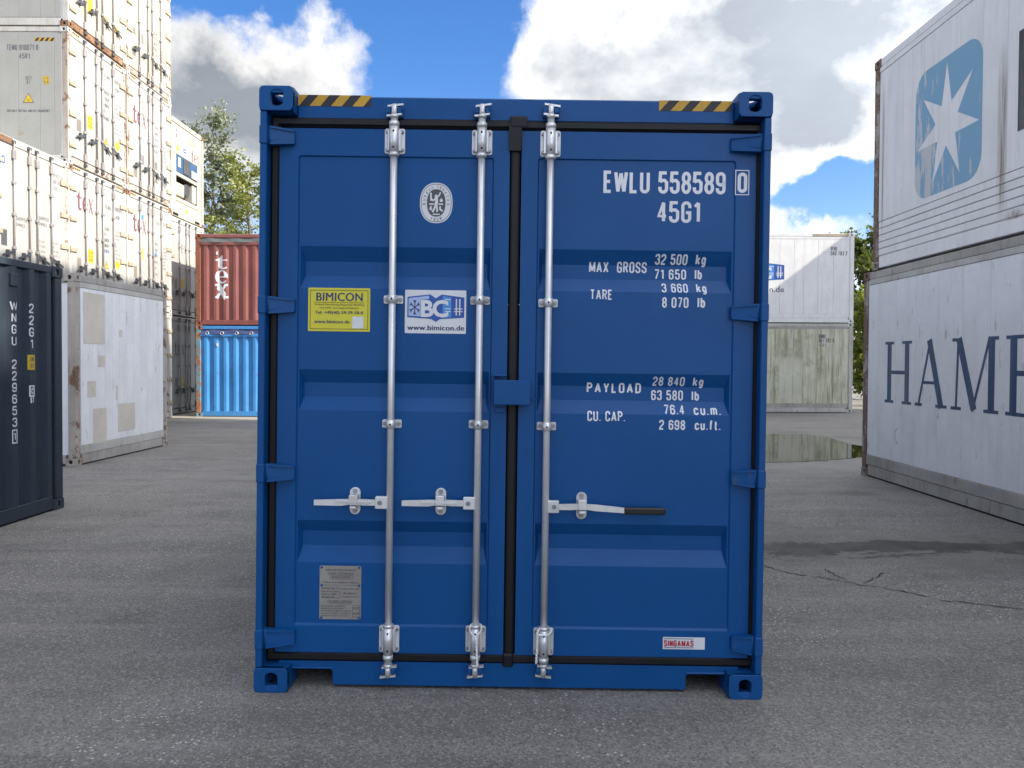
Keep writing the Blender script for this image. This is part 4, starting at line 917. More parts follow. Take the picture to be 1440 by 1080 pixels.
# ================================================================== RED OVER BLUE OPEN-TOP STACK
G2 = 'open-top containers stacked at the end of the yard'
for lv, (m, mp, mc, tp, lab) in enumerate((('sky_blue', 'blue_rusty', 'blue_rusty', 'tarp_blue', 'bright blue open-top container with a blue tarpaulin, underneath the red one'),
                                    ('red_oxide', 'red_rusty', 'red_rusty', 'tarp_grey', 'faded red open-top container with grey tarpaulin and white lettering, on the blue one'))):
    o, pts = corr_box('open_top_container', lab, (-9.03, 21.72, lv*2.597), 0, 6.058, 2.591, m, mp, mc, tarp=tp, group=G2, phase=.04)
    zr = 2.591-.30
    q = MB(); q.box(.13, 5.928, -.002, .10, zr-.01, zr+.075, .006); q.build('side_rail', m, o)
    b = bmesh.new(); r = random.Random(3+lv); n = 60; rows = []
    for j in range(5):
        z = zr + .06 + (2.60 - zr - .06)*j/4 + (.0 if j < 4 else .0)
        rows.append([b.verts.new((.14 + 5.78*i/n, (-.012 + .02*j + .012*math.sin(i*.9 + j) * (1 if j < 4 else .3) + r.uniform(-.006, .006)), z + (r.uniform(-.008, .008) if j else 0))) for i in range(n+1)])
    rows.append([b.verts.new((.14 + 5.78*i/n, RW/2, 2.66 + .015*math.sin(i*.7))) for i in range(n+1)])
    rows.append([b.verts.new((.14 + 5.78*i/n, RW-.05, 2.55)) for i in range(n+1)])
    for A, B in zip(rows, rows[1:]):
        for i in range(n): b.faces.new((A[i], A[i+1], B[i+1], B[i])).smooth = True
    me = bpy.data.meshes.new('tarpaulin'); b.to_mesh(me); b.free(); me.materials.append(M[tp]); tarp = obj('tarpaulin', me, o)
    if lv == 0:
        q = MB()
        ring_m = None
        for i in range(14):
            if ring_m is None:
                qq = MB(); qq.tube([(.045*math.cos(a*math.pi/8), 0, .045*math.sin(a*math.pi/8)) for a in range(17)], .009, 6); ring_m = qq.mesh('tarp_ring', 'galvanised')
            obj('tarp_ring', ring_m, tarp, (.33 + .42*i, -.022, zr + .085))
    else:
        for i in range(2): q = MB(); q.box(2.46 + i*.52, 2.90 + i*.52, -.02, -.012, 2.46, 2.575, .002); q.build('tarp_patch', 'ink_grey', tarp)
    q = MB(); q.box(.58, .63, -.004, .012, 2.0, 2.09, .003); q.build('lashing_ring', 'white_vinyl', o)
red = o
a = local(red, 302, 359, 'side', 0); c = local(red, 320.5, 422.5, 'side', 0)
me = tex_mesh(0, 0, 1, 1, vertical=True); fit_xy(me, a[0], c[0], c[1], a[1])
def follow(me, pts):
    b = bmesh.new(); b.from_mesh(me); bpy.data.meshes.remove(me)
    for xx, _y in pts: bmesh.ops.bisect_plane(b, geom=list(b.verts)+list(b.edges)+list(b.faces), plane_co=(xx, 0, 0), plane_no=(1, 0, 0))
    for v in b.verts:
        yy = .03
        for (xa, ya), (xb, yb) in zip(pts, pts[1:]):
            if xa - 1e-6 <= v.co.x <= xb + 1e-6: yy = ya + (yb-ya)*(v.co.x-xa)/max(1e-6, xb-xa)
        v.co = (v.co.x, yy - .003 - v.co.z, v.co.y)
    me = bpy.data.meshes.new('lettering'); b.to_mesh(me); b.free(); return me
obj('lettering', with_mat(follow(me, pts), 'letter_white'), red)

# ================================================================== FAR RIGHT PAIR
FX, FY = 10.98, 24.75
G3 = 'white containers stacked two high across the end of the yard'
for lv in (0, 1):
    o = reefer('refrigerated_container', ('white container streaked with green algae and grime, lower of the pair behind the puddle', 'clean white container with blue logo and web address, upper of the pair behind the puddle')[lv],
               (FX-RL, FY, lv*(RH+.006)), 0, mframe=('frame_worn', 'reefer_side')[lv], mwall=('algae_white', 'reefer_side')[lv], doors=None, group=G3)
    ed = [.14 + .46*i for i in range(24)]; ed = [e for e in ed if e < RL-1.9] + [RL-1.62, RL-1.16, RL-.66, RL-.16]
    panels(o, ed, .30, RH-.19, ('algae_white', 'reefer_side')[lv])
    q = MB(); q.box(.15, RL-.15, .012, .03, RH-.185, RH-.112, .003); q.build('top_band', ('ground_rail', 'reefer_side')[lv], o); q = MB(); q.box(.15, RL-.15, .010, .03, .17, .295, .003); q.build('bottom_band', ('ground_rail', 'reefer_side')[lv], o)
    def FB(px0, py0, px1, py1): a, c = local(o, px0, py1, 'side', .016), local(o, px1, py0, 'side', .016); return a[0], c[0], a[1], c[1]
    if lv == 0:
        x0, x1, z0, z1 = FB(1151.5, 470, 1160.5, 475.5); side_print(o, stencil('BMNU', x0, x1, z0, z1, t=.15), 'ink_text')
        x0, x1, z0, z1 = FB(1151.5, 476, 1173, 481.5); side_print(o, stencil('567 292 6', x0, x1, z0, z1, t=.15), 'ink_text'); x0, x1, z0, z1 = FB(1152, 483, 1161, 488); side_print(o, stencil('45R1', x0, x1, z0, z1, t=.15), 'ink_faded')
    else:
        x0, x1, z0, z1 = FB(1168.5, 347, 1177, 352.5); side_print(o, stencil('RFBU', x0, x1, z0, z1, t=.13), 'ink_text')
        x0, x1, z0, z1 = FB(1168, 353.5, 1191.5, 359); side_print(o, stencil('560 783 2', x0, x1, z0, z1, t=.15), 'ink_text')
        q = MB(); q.box(RL-1.35, RL-.19, .004, .012, RH-.105, RH-.02, .002); q.build('rust_plate', 'hinge_cream', o)
        x0, x1, z0, z1 = FB(1040, 370, 1103, 397); LOGO = (o, x0, x1, z0, z1)
        x0, x1, z0, z1 = FB(1018, 403, 1102.5, 410.5); me = font_mesh('www.bimicon.de', .004, 1.02); fit_xy(me, x0, x1, z0, z1); side_print(o, me, 'ink_navy')
def box_logo(x0, x1, z0, z1, put):
    """two container ends meeting in a fold: snowflake half, BC, door half"""
    X = lambda a: x0 + a*(x1-x0); Z = lambda a: z0 + a*(z1-z0)
    P = lambda pts, l=0.0: MB().poly([(X(a), Z(c), l) for a, c in pts]).mesh('p')
    put(P([(0, .90), (.40, 1.0), (.5, .86), (.5, .0), (.42, .10), (0, .16)]), 'ink_blue'); put(P([(1, .90), (.60, 1.0), (.5, .86), (.5, .0), (.58, .10), (1, .16)]), 'ink_blue')
    put(P([(.02, .85), (.38, .95), (.38, .83), (.235, .80), (.235, .19), (.02, .21)], .0006), 'ink_pale_blue')
    put(P([(.62, .95), (.77, .90), (.77, .17), (.62, .13)], .0006), 'ink_mid_blue')
    b = bmesh.new()
    for k in range(3):
        a = math.pi*k/3 + math.pi/2; stroke_quads(b, [(X(.13 - .09*math.cos(a)), Z(.52 - .26*math.sin(a))), (X(.13 + .09*math.cos(a)), Z(.52 + .26*math.sin(a)))], (x1-x0)*.008, .0012 + k*.0002)
        for e in (-1, 1):
            for d in (-.5, .5):
                cx, cz = .13 + e*.055*math.cos(a), .52 + e*.16*math.sin(a)
                stroke_quads(b, [(X(cx), Z(cz)), (X(cx + e*.045*math.cos(a+d)), Z(cz + e*.12*math.sin(a+d)))], (x1-x0)*.007, .0018 + k*.0002)
    me = bpy.data.meshes.new('flake'); b.to_mesh(me); b.free(); put(me, 'ink_navy')
    b = bmesh.new()
    for a in (.86, .92): stroke_quads(b, [(X(a), Z(.24)), (X(a), Z(.84))], (x1-x0)*.011, .0014)
    for c in (.38, .48): stroke_quads(b, [(X(.82), Z(c)), (X(.97), Z(c))], (x1-x0)*.008, .0018)
    for c in (.38, .48, .82): stroke_quads(b, [(X(.66), Z(c)), (X(.76), Z(c))], (x1-x0)*.008, .0012)
    me = bpy.data.meshes.new('bars'); b.to_mesh(me); b.free(); put(me, 'white_vinyl')
    me = fit_xy(font_mesh('BC', .035, .9), X(.24), X(.72), Z(.16), Z(.80))
    for v in me.vertices: v.co.z += .0022
    put(me, 'white_vinyl')
o = LOGO[0]; box_logo(*LOGO[1:], lambda me, m: side_print(o, me, m, name='logo'))

# ================================================================== RIGHT PAIR
G4 = 'white containers stacked along the right of the yard'
low = reefer('refrigerated_container', 'white container with large navy serif capitals, under the one with the star', (5.03, 11.03, 0), -math.pi/2, mframe='frame_brown', mwall='old_white', doors=None, group=G4, mrail='ground_rail')
ed = [.14, .42] + [.42 + .50*i for i in range(1, 23)] + [RL-.15]
panels(low, ed, .31, RH-.19, 'old_white', gap=.004)
q = MB(); q.box(.14, RL-.14, .010, .03, RH-.185, RH-.112, .003); q.build('top_band', 'frame_worn', low); q = MB(); q.box(.14, RL-.14, .004, .03, .17, .305, .003); q.build('bottom_band', 'ground_rail', low)
def LW(px, py, o=None): return local(o or low, px, py, 'side', .016)
xa, zb = LW(1245, 565.5); zt = LW(1246, 481)[1]; xe = LW(1404, 585)[0]
ham, xend = serif_word('HAM', 0, 0, zt-zb); mx = max(v.co.x for v in ham.vertices); bpy.data.meshes.remove(ham)
me, _x = serif_word('HAMBURG SÜD', 0, 0, zt-zb); k = (xe-xa)/mx
for v in me.vertices: v.co.x = xa + v.co.x*k; v.co.y += zb
side_print(low, me, 'letter_navy')
b = bmesh.new(); a, c = LW(1259, 616); stroke_quads(b, [(a+.04, c+.13), (a-.01, c+.07), (a, c-.02), (a+.05, c-.05), (a+.02, c-.09)], .004, 0); me = bpy.data.meshes.new('scrawl'); b.to_mesh(me); b.free(); side_print(low, me, 'ink_faded')
upp = reefer('refrigerated_container', 'white container with worn pale blue star, stacked on the one with navy capitals', (5.03, 10.78, RH+.006), -math.pi/2, mframe='frame_brown', mwall='reefer_side', doors=None, group=G4, mrail='reefer_side')
ed = [.14, .36] + [.36 + .42*i for i in range(1, 28)] + [RL-.15]
panels(upp, ed, .66, RH-.19, 'reefer_side', gap=.004)
q = MB(); q.box(.14, RL-.14, .010, .03, RH-.185, RH-.112, .003); q.build('top_band', 'reefer_side', upp)
for i in range(5): q = MB(); q.box(.15, RL-.15, .015, .03, .19+.094*i, .275+.094*i, .006); q.build('side_rib', 'reefer_side', upp)
U = lambda px, py: local(upp, px, py, 'side', .016)
a, c = U(1286, 287), U(1383, 47); x0, x1 = a[0], c[0]; z1 = (U(1286, 108)[1] + c[1])/2; z0 = (a[1] + U(1383, 243)[1])/2
scx, scz = (x0+x1)/2, (z0+z1)/2; sr = (z1-z0)*.46
star = []
for k in range(14):
    an = math.pi/2 + k*math.pi/7 + .0; rr = sr*(1.0 if k % 2 == 0 else .36); star.append((scx + rr*math.cos(an)*(x1-x0)/(z1-z0)*1.04, scz + rr*math.sin(an)))
me = curve_mesh('emblem', [rrect(x0, x1, z0, z1, .26, 6), star]); side_print(upp, me, 'worn_blue_print', name='emblem')
a = U(1431, 187); zt = U(1431, 44)[1]
me = font_mesh('MAERSK', .004, 1.05); fit_xy(me, a[0], a[0] + 4.9, a[1], zt); side_print(upp, me, 'letter_black')
for pxs, pyt, pyb, wd in ((1412, 45, 330, 1.0), (1243.5, 100, 352, .42), (1425, 290, 330, 1.6)):
    c, zt = U(pxs, pyt); zb = U(pxs, pyb)[1]; me = rect_mesh(-.12, .12, -1, 1); stand(me, lambda a, c_, l: (a, 0, c_)); o = obj('rust_stain', with_mat(me, 'rust_run'), upp, (c, .0125, (zt+zb)/2), scale=(wd, 1, (zt-zb)/2))
# out of the picture on the right: unseen container stacks added to shade the yard
shade_src = thing('refrigerated_container', 'added white shade container in the tall stack beyond the right-hand pair', 'container', (10.55 + RW, 3.5, 0), math.pi/2, 'tall unseen stack beyond the right-hand pair')
frame(shade_src, RL, RW, RH, 'reefer_side'); flat_wall(shade_src, RL, RW, RH, 'reefer_side'); castings(shade_src, RL, RW, RH, 'reefer_side')
ORD = ('at the bottom', 'second up', 'third up', 'fourth up', 'fifth up', 'sixth up', 'at the top')
for row in range(2):
    z = 0
    for lv in range(7 if row == 0 else 5):
        o = shade_src if (row, lv) == (0, 0) else copy_tree(shade_src, skip=('corner_casting',))
        hgt = 2.896 if lv < 3 else 2.591
        o.location = (10.55 + RW, 3.5 - row*12.35, z); z += hgt + .004; o.scale = (1, 1, hgt/2.896)
        o['label'] = 'added white shade container %s in the unseen %s stack beyond the right-hand pair' % (ORD[lv], ('seven-high', 'five-high')[row])
for lv in range(4):  # another added unseen stack, shading the far pair and the ground behind the puddle
    o = copy_tree(shade_src, skip=('corner_casting',)); o.scale = (1, 1, 1); o.location = (18.25 + RW, FY - .03 - RL, lv*(RH+.004)); o['label'] = 'added shade container %s in the unseen four-high stack beyond the far white pair' % ORD[lv]; o['group'] = 'unseen four-high stack beyond the far pair'

# ================================================================== BLUE CONTAINER (doors to the camera; local x across, y into the box, z up)
BW, BL, BH = 2.438, 12.192, 2.896
blue = thing('shipping_container', 'new blue high-cube container facing the camera with closed doors and galvanised lock rods', 'container', (-0.0199, 3.6283, 0.0))
blue.rotation_euler = (-0.0061, 0.0091, 0.0)
BM = Matrix.LocRotScale(blue.location, blue.rotation_euler, None); BI = BM.inverted()
def fp(px, py, dy=0.0):
    q = BI @ pix_plane(px, py, BM @ Vector((0, dy, 0)), BM.to_3x3() @ Vector((0, -1, 0))); return q.x, q.z
HWD = BW/2
DY = 0.070          # door face
cm = casting_mesh('blue_scuffed', 0.162, 0.178, 0.118, (0.030, 0.037), 0.022)
# casting kit has its 'end' plate on x=0; here the end faces local y=0, so build a turned copy
def turned_casting():
    b = bmesh.new(); th = .03
    def plate_(w, hh, fn, r, hl):
        me = curve_mesh('plate', [rrect(.003, w-.003, .003, hh-.003, r, 5), oval(*hl)], extrude=th/2-.003, bevel=.003)
        for v in me.vertices: v.co = fn(v.co.x, v.co.y, v.co.z + th/2)
        b.from_mesh(me); bpy.data.meshes.remove(me)
    dx, dy, dz = .162, .178, .118
    plate_(dx, dz, lambda x, y, z: (x, z, y), .020, (dx*.52, dz*.48, .0335, .024, .018))
    plate_(dy-.004, dz-.006, lambda x, y, z: (z+.002, x+.004, y+.003), .004, (dy*.5, dz*.5, .032, .02, .016))
    plate_(dx-.008, dy-.006, lambda x, y, z: (x+.004, y+.005, z+.003), .004, (dx*.5, dy*.5, .032, .028, .03))
    for q in (((dx, .005, .005), (dx, dy, .005), (dx, dy, dz), (dx, .005, dz)), ((.005, dy, .005), (dx, dy, .005), (dx, dy, dz), (.005, dy, dz)), ((.005, .005, dz), (dx, .005, dz), (dx, dy, dz), (.005, dy, dz))):
        b.faces.new([b.verts.new(p_) for p_ in q])
    me = bpy.data.meshes.new('corner_casting'); b.to_mesh(me); b.free(); me.materials.append(M['blue_scuffed']); return me
cm = turned_casting()
for sx in (0, 1):
    for sy in (0, 1):
        for sz in (0, 1): obj('corner_casting', cm, blue, ((2*sx-1)*HWD, sy*BL, sz*BH), scale=(1-2*sx, 1-2*sy, 1-2*sz))
# posts: outer front strip plus deep channel the door closes into
for s in (-1, 1):
    X = lambda a: s*(HWD - a)
    q = MB()
    def pb(a0, a1, y0, y1, z0, z1, bev=0.0): q.box(min(X(a0), X(a1)), max(X(a0), X(a1)), y0, y1, z0, z1, bev)
    pb(.004, .036, .006, .17, .1185, BH-.1185, .004); pb(.0365, .098, .115, .17, .1185, BH-.1185)
    q.build('corner_post', 'blue_paint', blue)
    q = MB(); pb(.004, .12, BL-.17, BL-.006, .1185, BH-.1185, .004); q.build('corner_post', 'blue_paint', blue)
ztop = fp(720, 167, DY)[1]; zhd = fp(720, 131.5, .075)[1]
q = MB(); q.box(-HWD+.163, HWD-.163, DY+.004, .17, ztop-.012, BH-.022, .006); q.box(-HWD+.1, HWD-.1, .12, .17, ztop-.10, ztop-.013); q.build('header', 'blue_paint', blue)
q = MB(); q.box(-HWD+.10, HWD-.10, DY+.035, .17, ztop-.014, BH-.12); q.build('header_return', 'blue_paint', blue)
zs1 = fp(720, 934, DY)[1]; zs0 = fp(720, 966, DY)[1]
nl0, nl1 = fp(410, 950, DY)[0], fp(468, 950, DY)[0]; nr0, nr1 = fp(964, 955, DY)[0], fp(1021, 955, DY)[0]; zn = fp(440, 940, DY)[1]
sill_prof = [(-HWD+.10, zs1), (-HWD+.10, zn), (nl1-.012, zn), (nl1, zn-.012), (nl1, zs0), (nr0, zs0), (nr0, zn-.012), (nr0+.012, zn), (HWD-.10, zn), (HWD-.10, zs1)]
me = curve_mesh('sill', [sill_prof], extrude=.018, bevel=.002); stand(me, lambda a, c, l: (a, DY+.022+l, c)); obj('sill', with_mat(me, 'blue_paint'), blue)
for a0, a1 in ((-HWD+.163, nl1+.002), (nr0-.002, HWD-.163)): q = MB(); q.box(a0, a1, DY-.008, DY+.10, zn+.0005, zn+.010, .003); q.build('sill_lip', 'blue_paint', blue)
q = MB(); q.box(-HWD+.11, HWD-.11, DY+.05, .17, zn+.012, zs1+.005); q.build('sill_return', 'blue_paint', blue)
# body
w, wpts = corrugated('side_wall', .17, BL-.17, .155, BH-.075, 'blue_paint', blue, phase=.05)
w.rotation_euler = (0, 0, math.pi/2); w.location = (HWD, 0, 0)
o = obj('side_wall', w.data, blue, (-HWD, 0, 0), (0, 0, math.pi/2), (1, -1, 1))
for s in (-1, 1):
    q = MB(); q.box(min(s*(HWD-.008), s*(HWD-.07)), max(s*(HWD-.008), s*(HWD-.07)), .178, BL-.178, BH-.085, BH-.012, .005); q.build('top_rail', 'blue_paint', blue)
    q = MB(); q.box(min(s*(HWD-.008), s*(HWD-.05)), max(s*(HWD-.008), s*(HWD-.05)), .178, BL-.178, .03, .165, .005); q.build('bottom_rail', 'blue_paint', blue)
q = MB(); q.box(-HWD+.07, HWD-.07, .17, BL-.1, BH-.045, BH-.022); q.build('roof', 'blue_paint', blue)
q = MB(); q.box(-HWD+.05, HWD-.05, .17, BL-.1, .07, .17); q.build('floor', 'steel_dark', blue)
q = MB(); q.box(-HWD+.1, HWD-.1, BL-.10, BL-.05, .17, BH-.05); q.build('end_wall', 'blue_paint', blue)
for i in range(18): q = MB(); q.box(-HWD+.05, HWD-.05, .5+i*.64, .56+i*.64, .035, .069); q.build('cross_member', 'steel_dark', blue)
# doors
REC = [[fp(600, y, DY)[1] for y in ys] for ys in ((347.5, 368, 388, 406.5), (521.5, 540, 560, 579), (734, 751, 771.5, 793.5))]
RDEP, PIN = 0.036, 0.010
def prof(z, u=None):
    y = DY + PIN
    for a, b_, c, d in REC:
        if d <= z <= a:
            if z >= b_: y += RDEP*(a-z)/(a-b_)
            elif z >= c: y += RDEP
            else: y += RDEP*(z-d)/(c-d)
    return y
def make_door(px_l, px_r, pxp_l, pxp_r, side):
    """frame of four members round a pressed panel with three troughs"""
    u0, u1 = fp(px_l, 550, DY)[0], fp(px_r, 550, DY)[0]; p0, p1 = fp(pxp_l, 550, DY)[0], fp(pxp_r, 550, DY)[0]
    z0, z1 = fp(720, 921, DY)[1], fp(720, 184, DY)[1]; r0, r1 = fp(720, 883.5, DY)[1], fp(720, 222, DY)[1]
    q = MB(); b = q.b
    outer = [(u0, z0), (u1, z0), (u1, z1), (u0, z1)]; e = .010
    inner = rrect(p0, p1, r0, r1, .012, 3); 
    me = curve_mesh('f', [outer, inner]); stand(me, lambda a, c, l: (a, DY, c)); b.from_mesh(me); bpy.data.meshes.remove(me)
    for k in range(4):                                   # outer returns
        a, c = outer[k], outer[(k+1) % 4]; q.quad((a[0], DY, a[1]), (c[0], DY, c[1]), (c[0], DY+.05, c[1]), (a[0], DY+.05, a[1]))
    inset = rrect(p0+e*.6, p1-e*.6, r0+e, r1-e*.5, .010, 3); n = len(inner)
    for k in range(n):                                   # sloped weld fillet down to the panel
        a, c, d, f = inner[k], inner[(k+1) % n], inset[(k+1) % n], inset[k]
        b.faces.new([b.verts.new(v) for v in ((a[0], DY, a[1]), (c[0], DY, c[1]), (d[0], DY+PIN, d[1]), (f[0], DY+PIN, f[1]))])
    y = DY + PIN; y2 = y + RDEP; a0, a1 = p0+.004, p1-.004; s0, s1 = p0+.012, p1-.012; ee = .016
    holes = [[(s0, R_[3]), (s1, R_[3]), (s1, R_[0]), (s0, R_[0])] for R_ in REC]
    me = curve_mesh('f', [inset] + holes); stand(me, lambda a, c, l: (a, y, c)); b.from_mesh(me); bpy.data.meshes.remove(me)
    for A, B, C, D in REC:
        O = [(s0, y, D), (s1, y, D), (s1, y, A), (s0, y, A)]; I = [(s0+ee, y2, C), (s1-ee, y2, C), (s1-ee, y2, B), (s0+ee, y2, B)]
        for k in range(4): q.quad(O[k], O[(k+1) % 4], I[(k+1) % 4], I[k])
        q.quad(*I)
    d = q.build('door', 'blue_paint', blue)
    return d, u0, u1, z0, z1
dl, dl0, dl1, dz0, dz1 = make_door(390, 712.5, 416.5, 690.5, 0)
dr, dr0, dr1, _a, _b = make_door(729, 1058, 752, 1030, 1)
# rubber seals: half-round strips with a lip, mitred round each door
def seal(name, pts, w, parent, y=DY+.012, proud=.020):
    b = bmesh.new(); n = len(pts); prof_ = [(-.5, .03), (-.5, -.004), (-.36, -.010), (-.24, -proud), (.24, -proud), (.36, -.010), (.5, -.004), (.5, .03)]
    rings = []
    for i, p_ in enumerate(pts):
        P = Vector(p_); d1 = (P - Vector(pts[i-1])).normalized() if i else None; d2 = (Vector(pts[i+1]) - P).normalized() if i < n-1 else None
        if d1 is None: nn = Vector((-d2.y, d2.x))
        elif d2 is None: nn = Vector((-d1.y, d1.x))
        else: nn = Vector((-d1.y-d2.y, d1.x+d2.x)).normalized(); nn *= 1/max(.3, nn.dot(Vector((-d1.y, d1.x))))
        rings.append([b.verts.new((P.x + nn.x*k*w, y + h_, P.y + nn.y*k*w)) for k, h_ in prof_])
    for A, B in zip(rings, rings[1:]):
        for k in range(len(prof_)-1): b.faces.new((A[k], A[k+1], B[k+1], B[k]))
    bmesh.ops.recalc_face_normals(b, faces=list(b.faces)); me = bpy.data.meshes.new(name); b.to_mesh(me); b.free(); me.materials.append(M['rubber']); return obj(name, me, parent)
gt = (fp(720, 175, DY)[1]); gbm = (fp(720, 926.5, DY)[1]); gl = fp(384.5, 550, DY)[0]; gr = fp(1064, 550, DY)[0]; gc = fp(720.5, 550, DY)[0]
seal('gasket', [(gc-.014, gt), (gl, gt), (gl, gbm), (gc-.014, gbm)], .050, dl)
seal('gasket', [(gc, gbm-.014), (gc, gt+.012)], .048, dr, proud=.013)
seal('gasket', [(gc, gt-.004), (gr, gt-.004), (gr, gbm), (gc, gbm)], .050, dr)
q = MB(); q.box(gc-.030, gc+.055, DY-.022, DY+.02, gt-.022, gt+.036, .010, 2); q.hexa([(gc-.030, DY-.018, gt-.13), (gc+.026, DY-.018, gt-.13), (gc+.026, DY+.02, gt-.13), (gc-.030, DY+.02, gt-.13), (gc-.034, DY-.020, gt), (gc+.03, DY-.020, gt), (gc+.03, DY+.02, gt), (gc-.034, DY+.02, gt)]); q.build('gasket_corner', 'rubber', dr)
q = MB(); q.box(gc-.030, gc+.022, DY-.019, DY+.02, gbm-.035, gbm+.03, .008); q.build('gasket_corner', 'rubber', dr)
# black backing behind the seals stands in for shade in the channel
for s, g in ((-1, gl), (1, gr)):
    a, c = sorted((s*(HWD-.037), g - s*.02)); q = MB(); q.box(a, c, DY+.040, DY+.044, .14, BH-.13); q.build('channel_shade', 'rubber', blue)
# hinges
for door, s, px0, px1, ys in ((dl, -1, 367, 415.5, ((180, 205.5), (417.5, 441.5), (651.5, 676.5), (882.5, 908.5))), (dr, 1, 1084, 1027, ((191, 215.5), (428, 452), (660, 684.5), (892.5, 918)))):
    for yt, yb in ys:
        xm = (px0+px1)/2; ut = fp(px1, (yt+yb)/2, DY)[0]; zt, zb = fp(xm, yt, DY-.02)[1], fp(xm, yb, DY-.02)[1]; zc = (zt+zb)/2; hh = (zt-zb)/2
        uo = s*(HWD-.002); ui = s*(HWD-.052); y0 = .004
        q = MB(); a, c = sorted((uo, s*(HWD-.040))); q.box(a, c, y0-.004, .06, zc-hh*1.02, zc+hh*1.02, .004)          # lug welded on the post
        q.cyl((s*(HWD-.045), .038, zc-hh*1.0), (s*(HWD-.045), .038, zc+hh*1.0), .017, n=12)
        # blade: thick at the pin, thin and narrower at the tip
        def P8(uA, yA0, yA1, hA, uB, yB0, yB1, hB, zoff=0.0): return [(uA, yA0, zc-hA+zoff), (uB, yB0, zc-hB+zoff), (uB, yB1, zc-hB+zoff), (uA, yA1, zc-hA+zoff), (uA, yA0, zc+hA+zoff), (uB, yB0, zc+hB+zoff), (uB, yB1, zc+hB+zoff), (uA, yA1, zc+hA+zoff)]
        q.hexa(P8(ui, .022, DY-.001, hh*.92, ut, DY-.018, DY-.001, hh*.70))
        um = ui + (ut-ui)*.42
        q.hexa(P8(ui, .018, .05, hh*.60, um, .034, .055, hh*.28))
        for e in (-1, 1): q.hexa([(ui, .014, zc+e*hh*.90-.005), (ut, DY-.026, zc+e*hh*.66-.004), (ut, DY-.010, zc+e*hh*.66-.004), (ui, .05, zc+e*hh*.90-.005), (ui, .014, zc+e*hh*.90+.005), (ut, DY-.026, zc+e*hh*.66+.004), (ut, DY-.010, zc+e*hh*.66+.004), (ui, .05, zc+e*hh*.90+.005)])
        q.build('hinge', 'blue_scuffed', door)
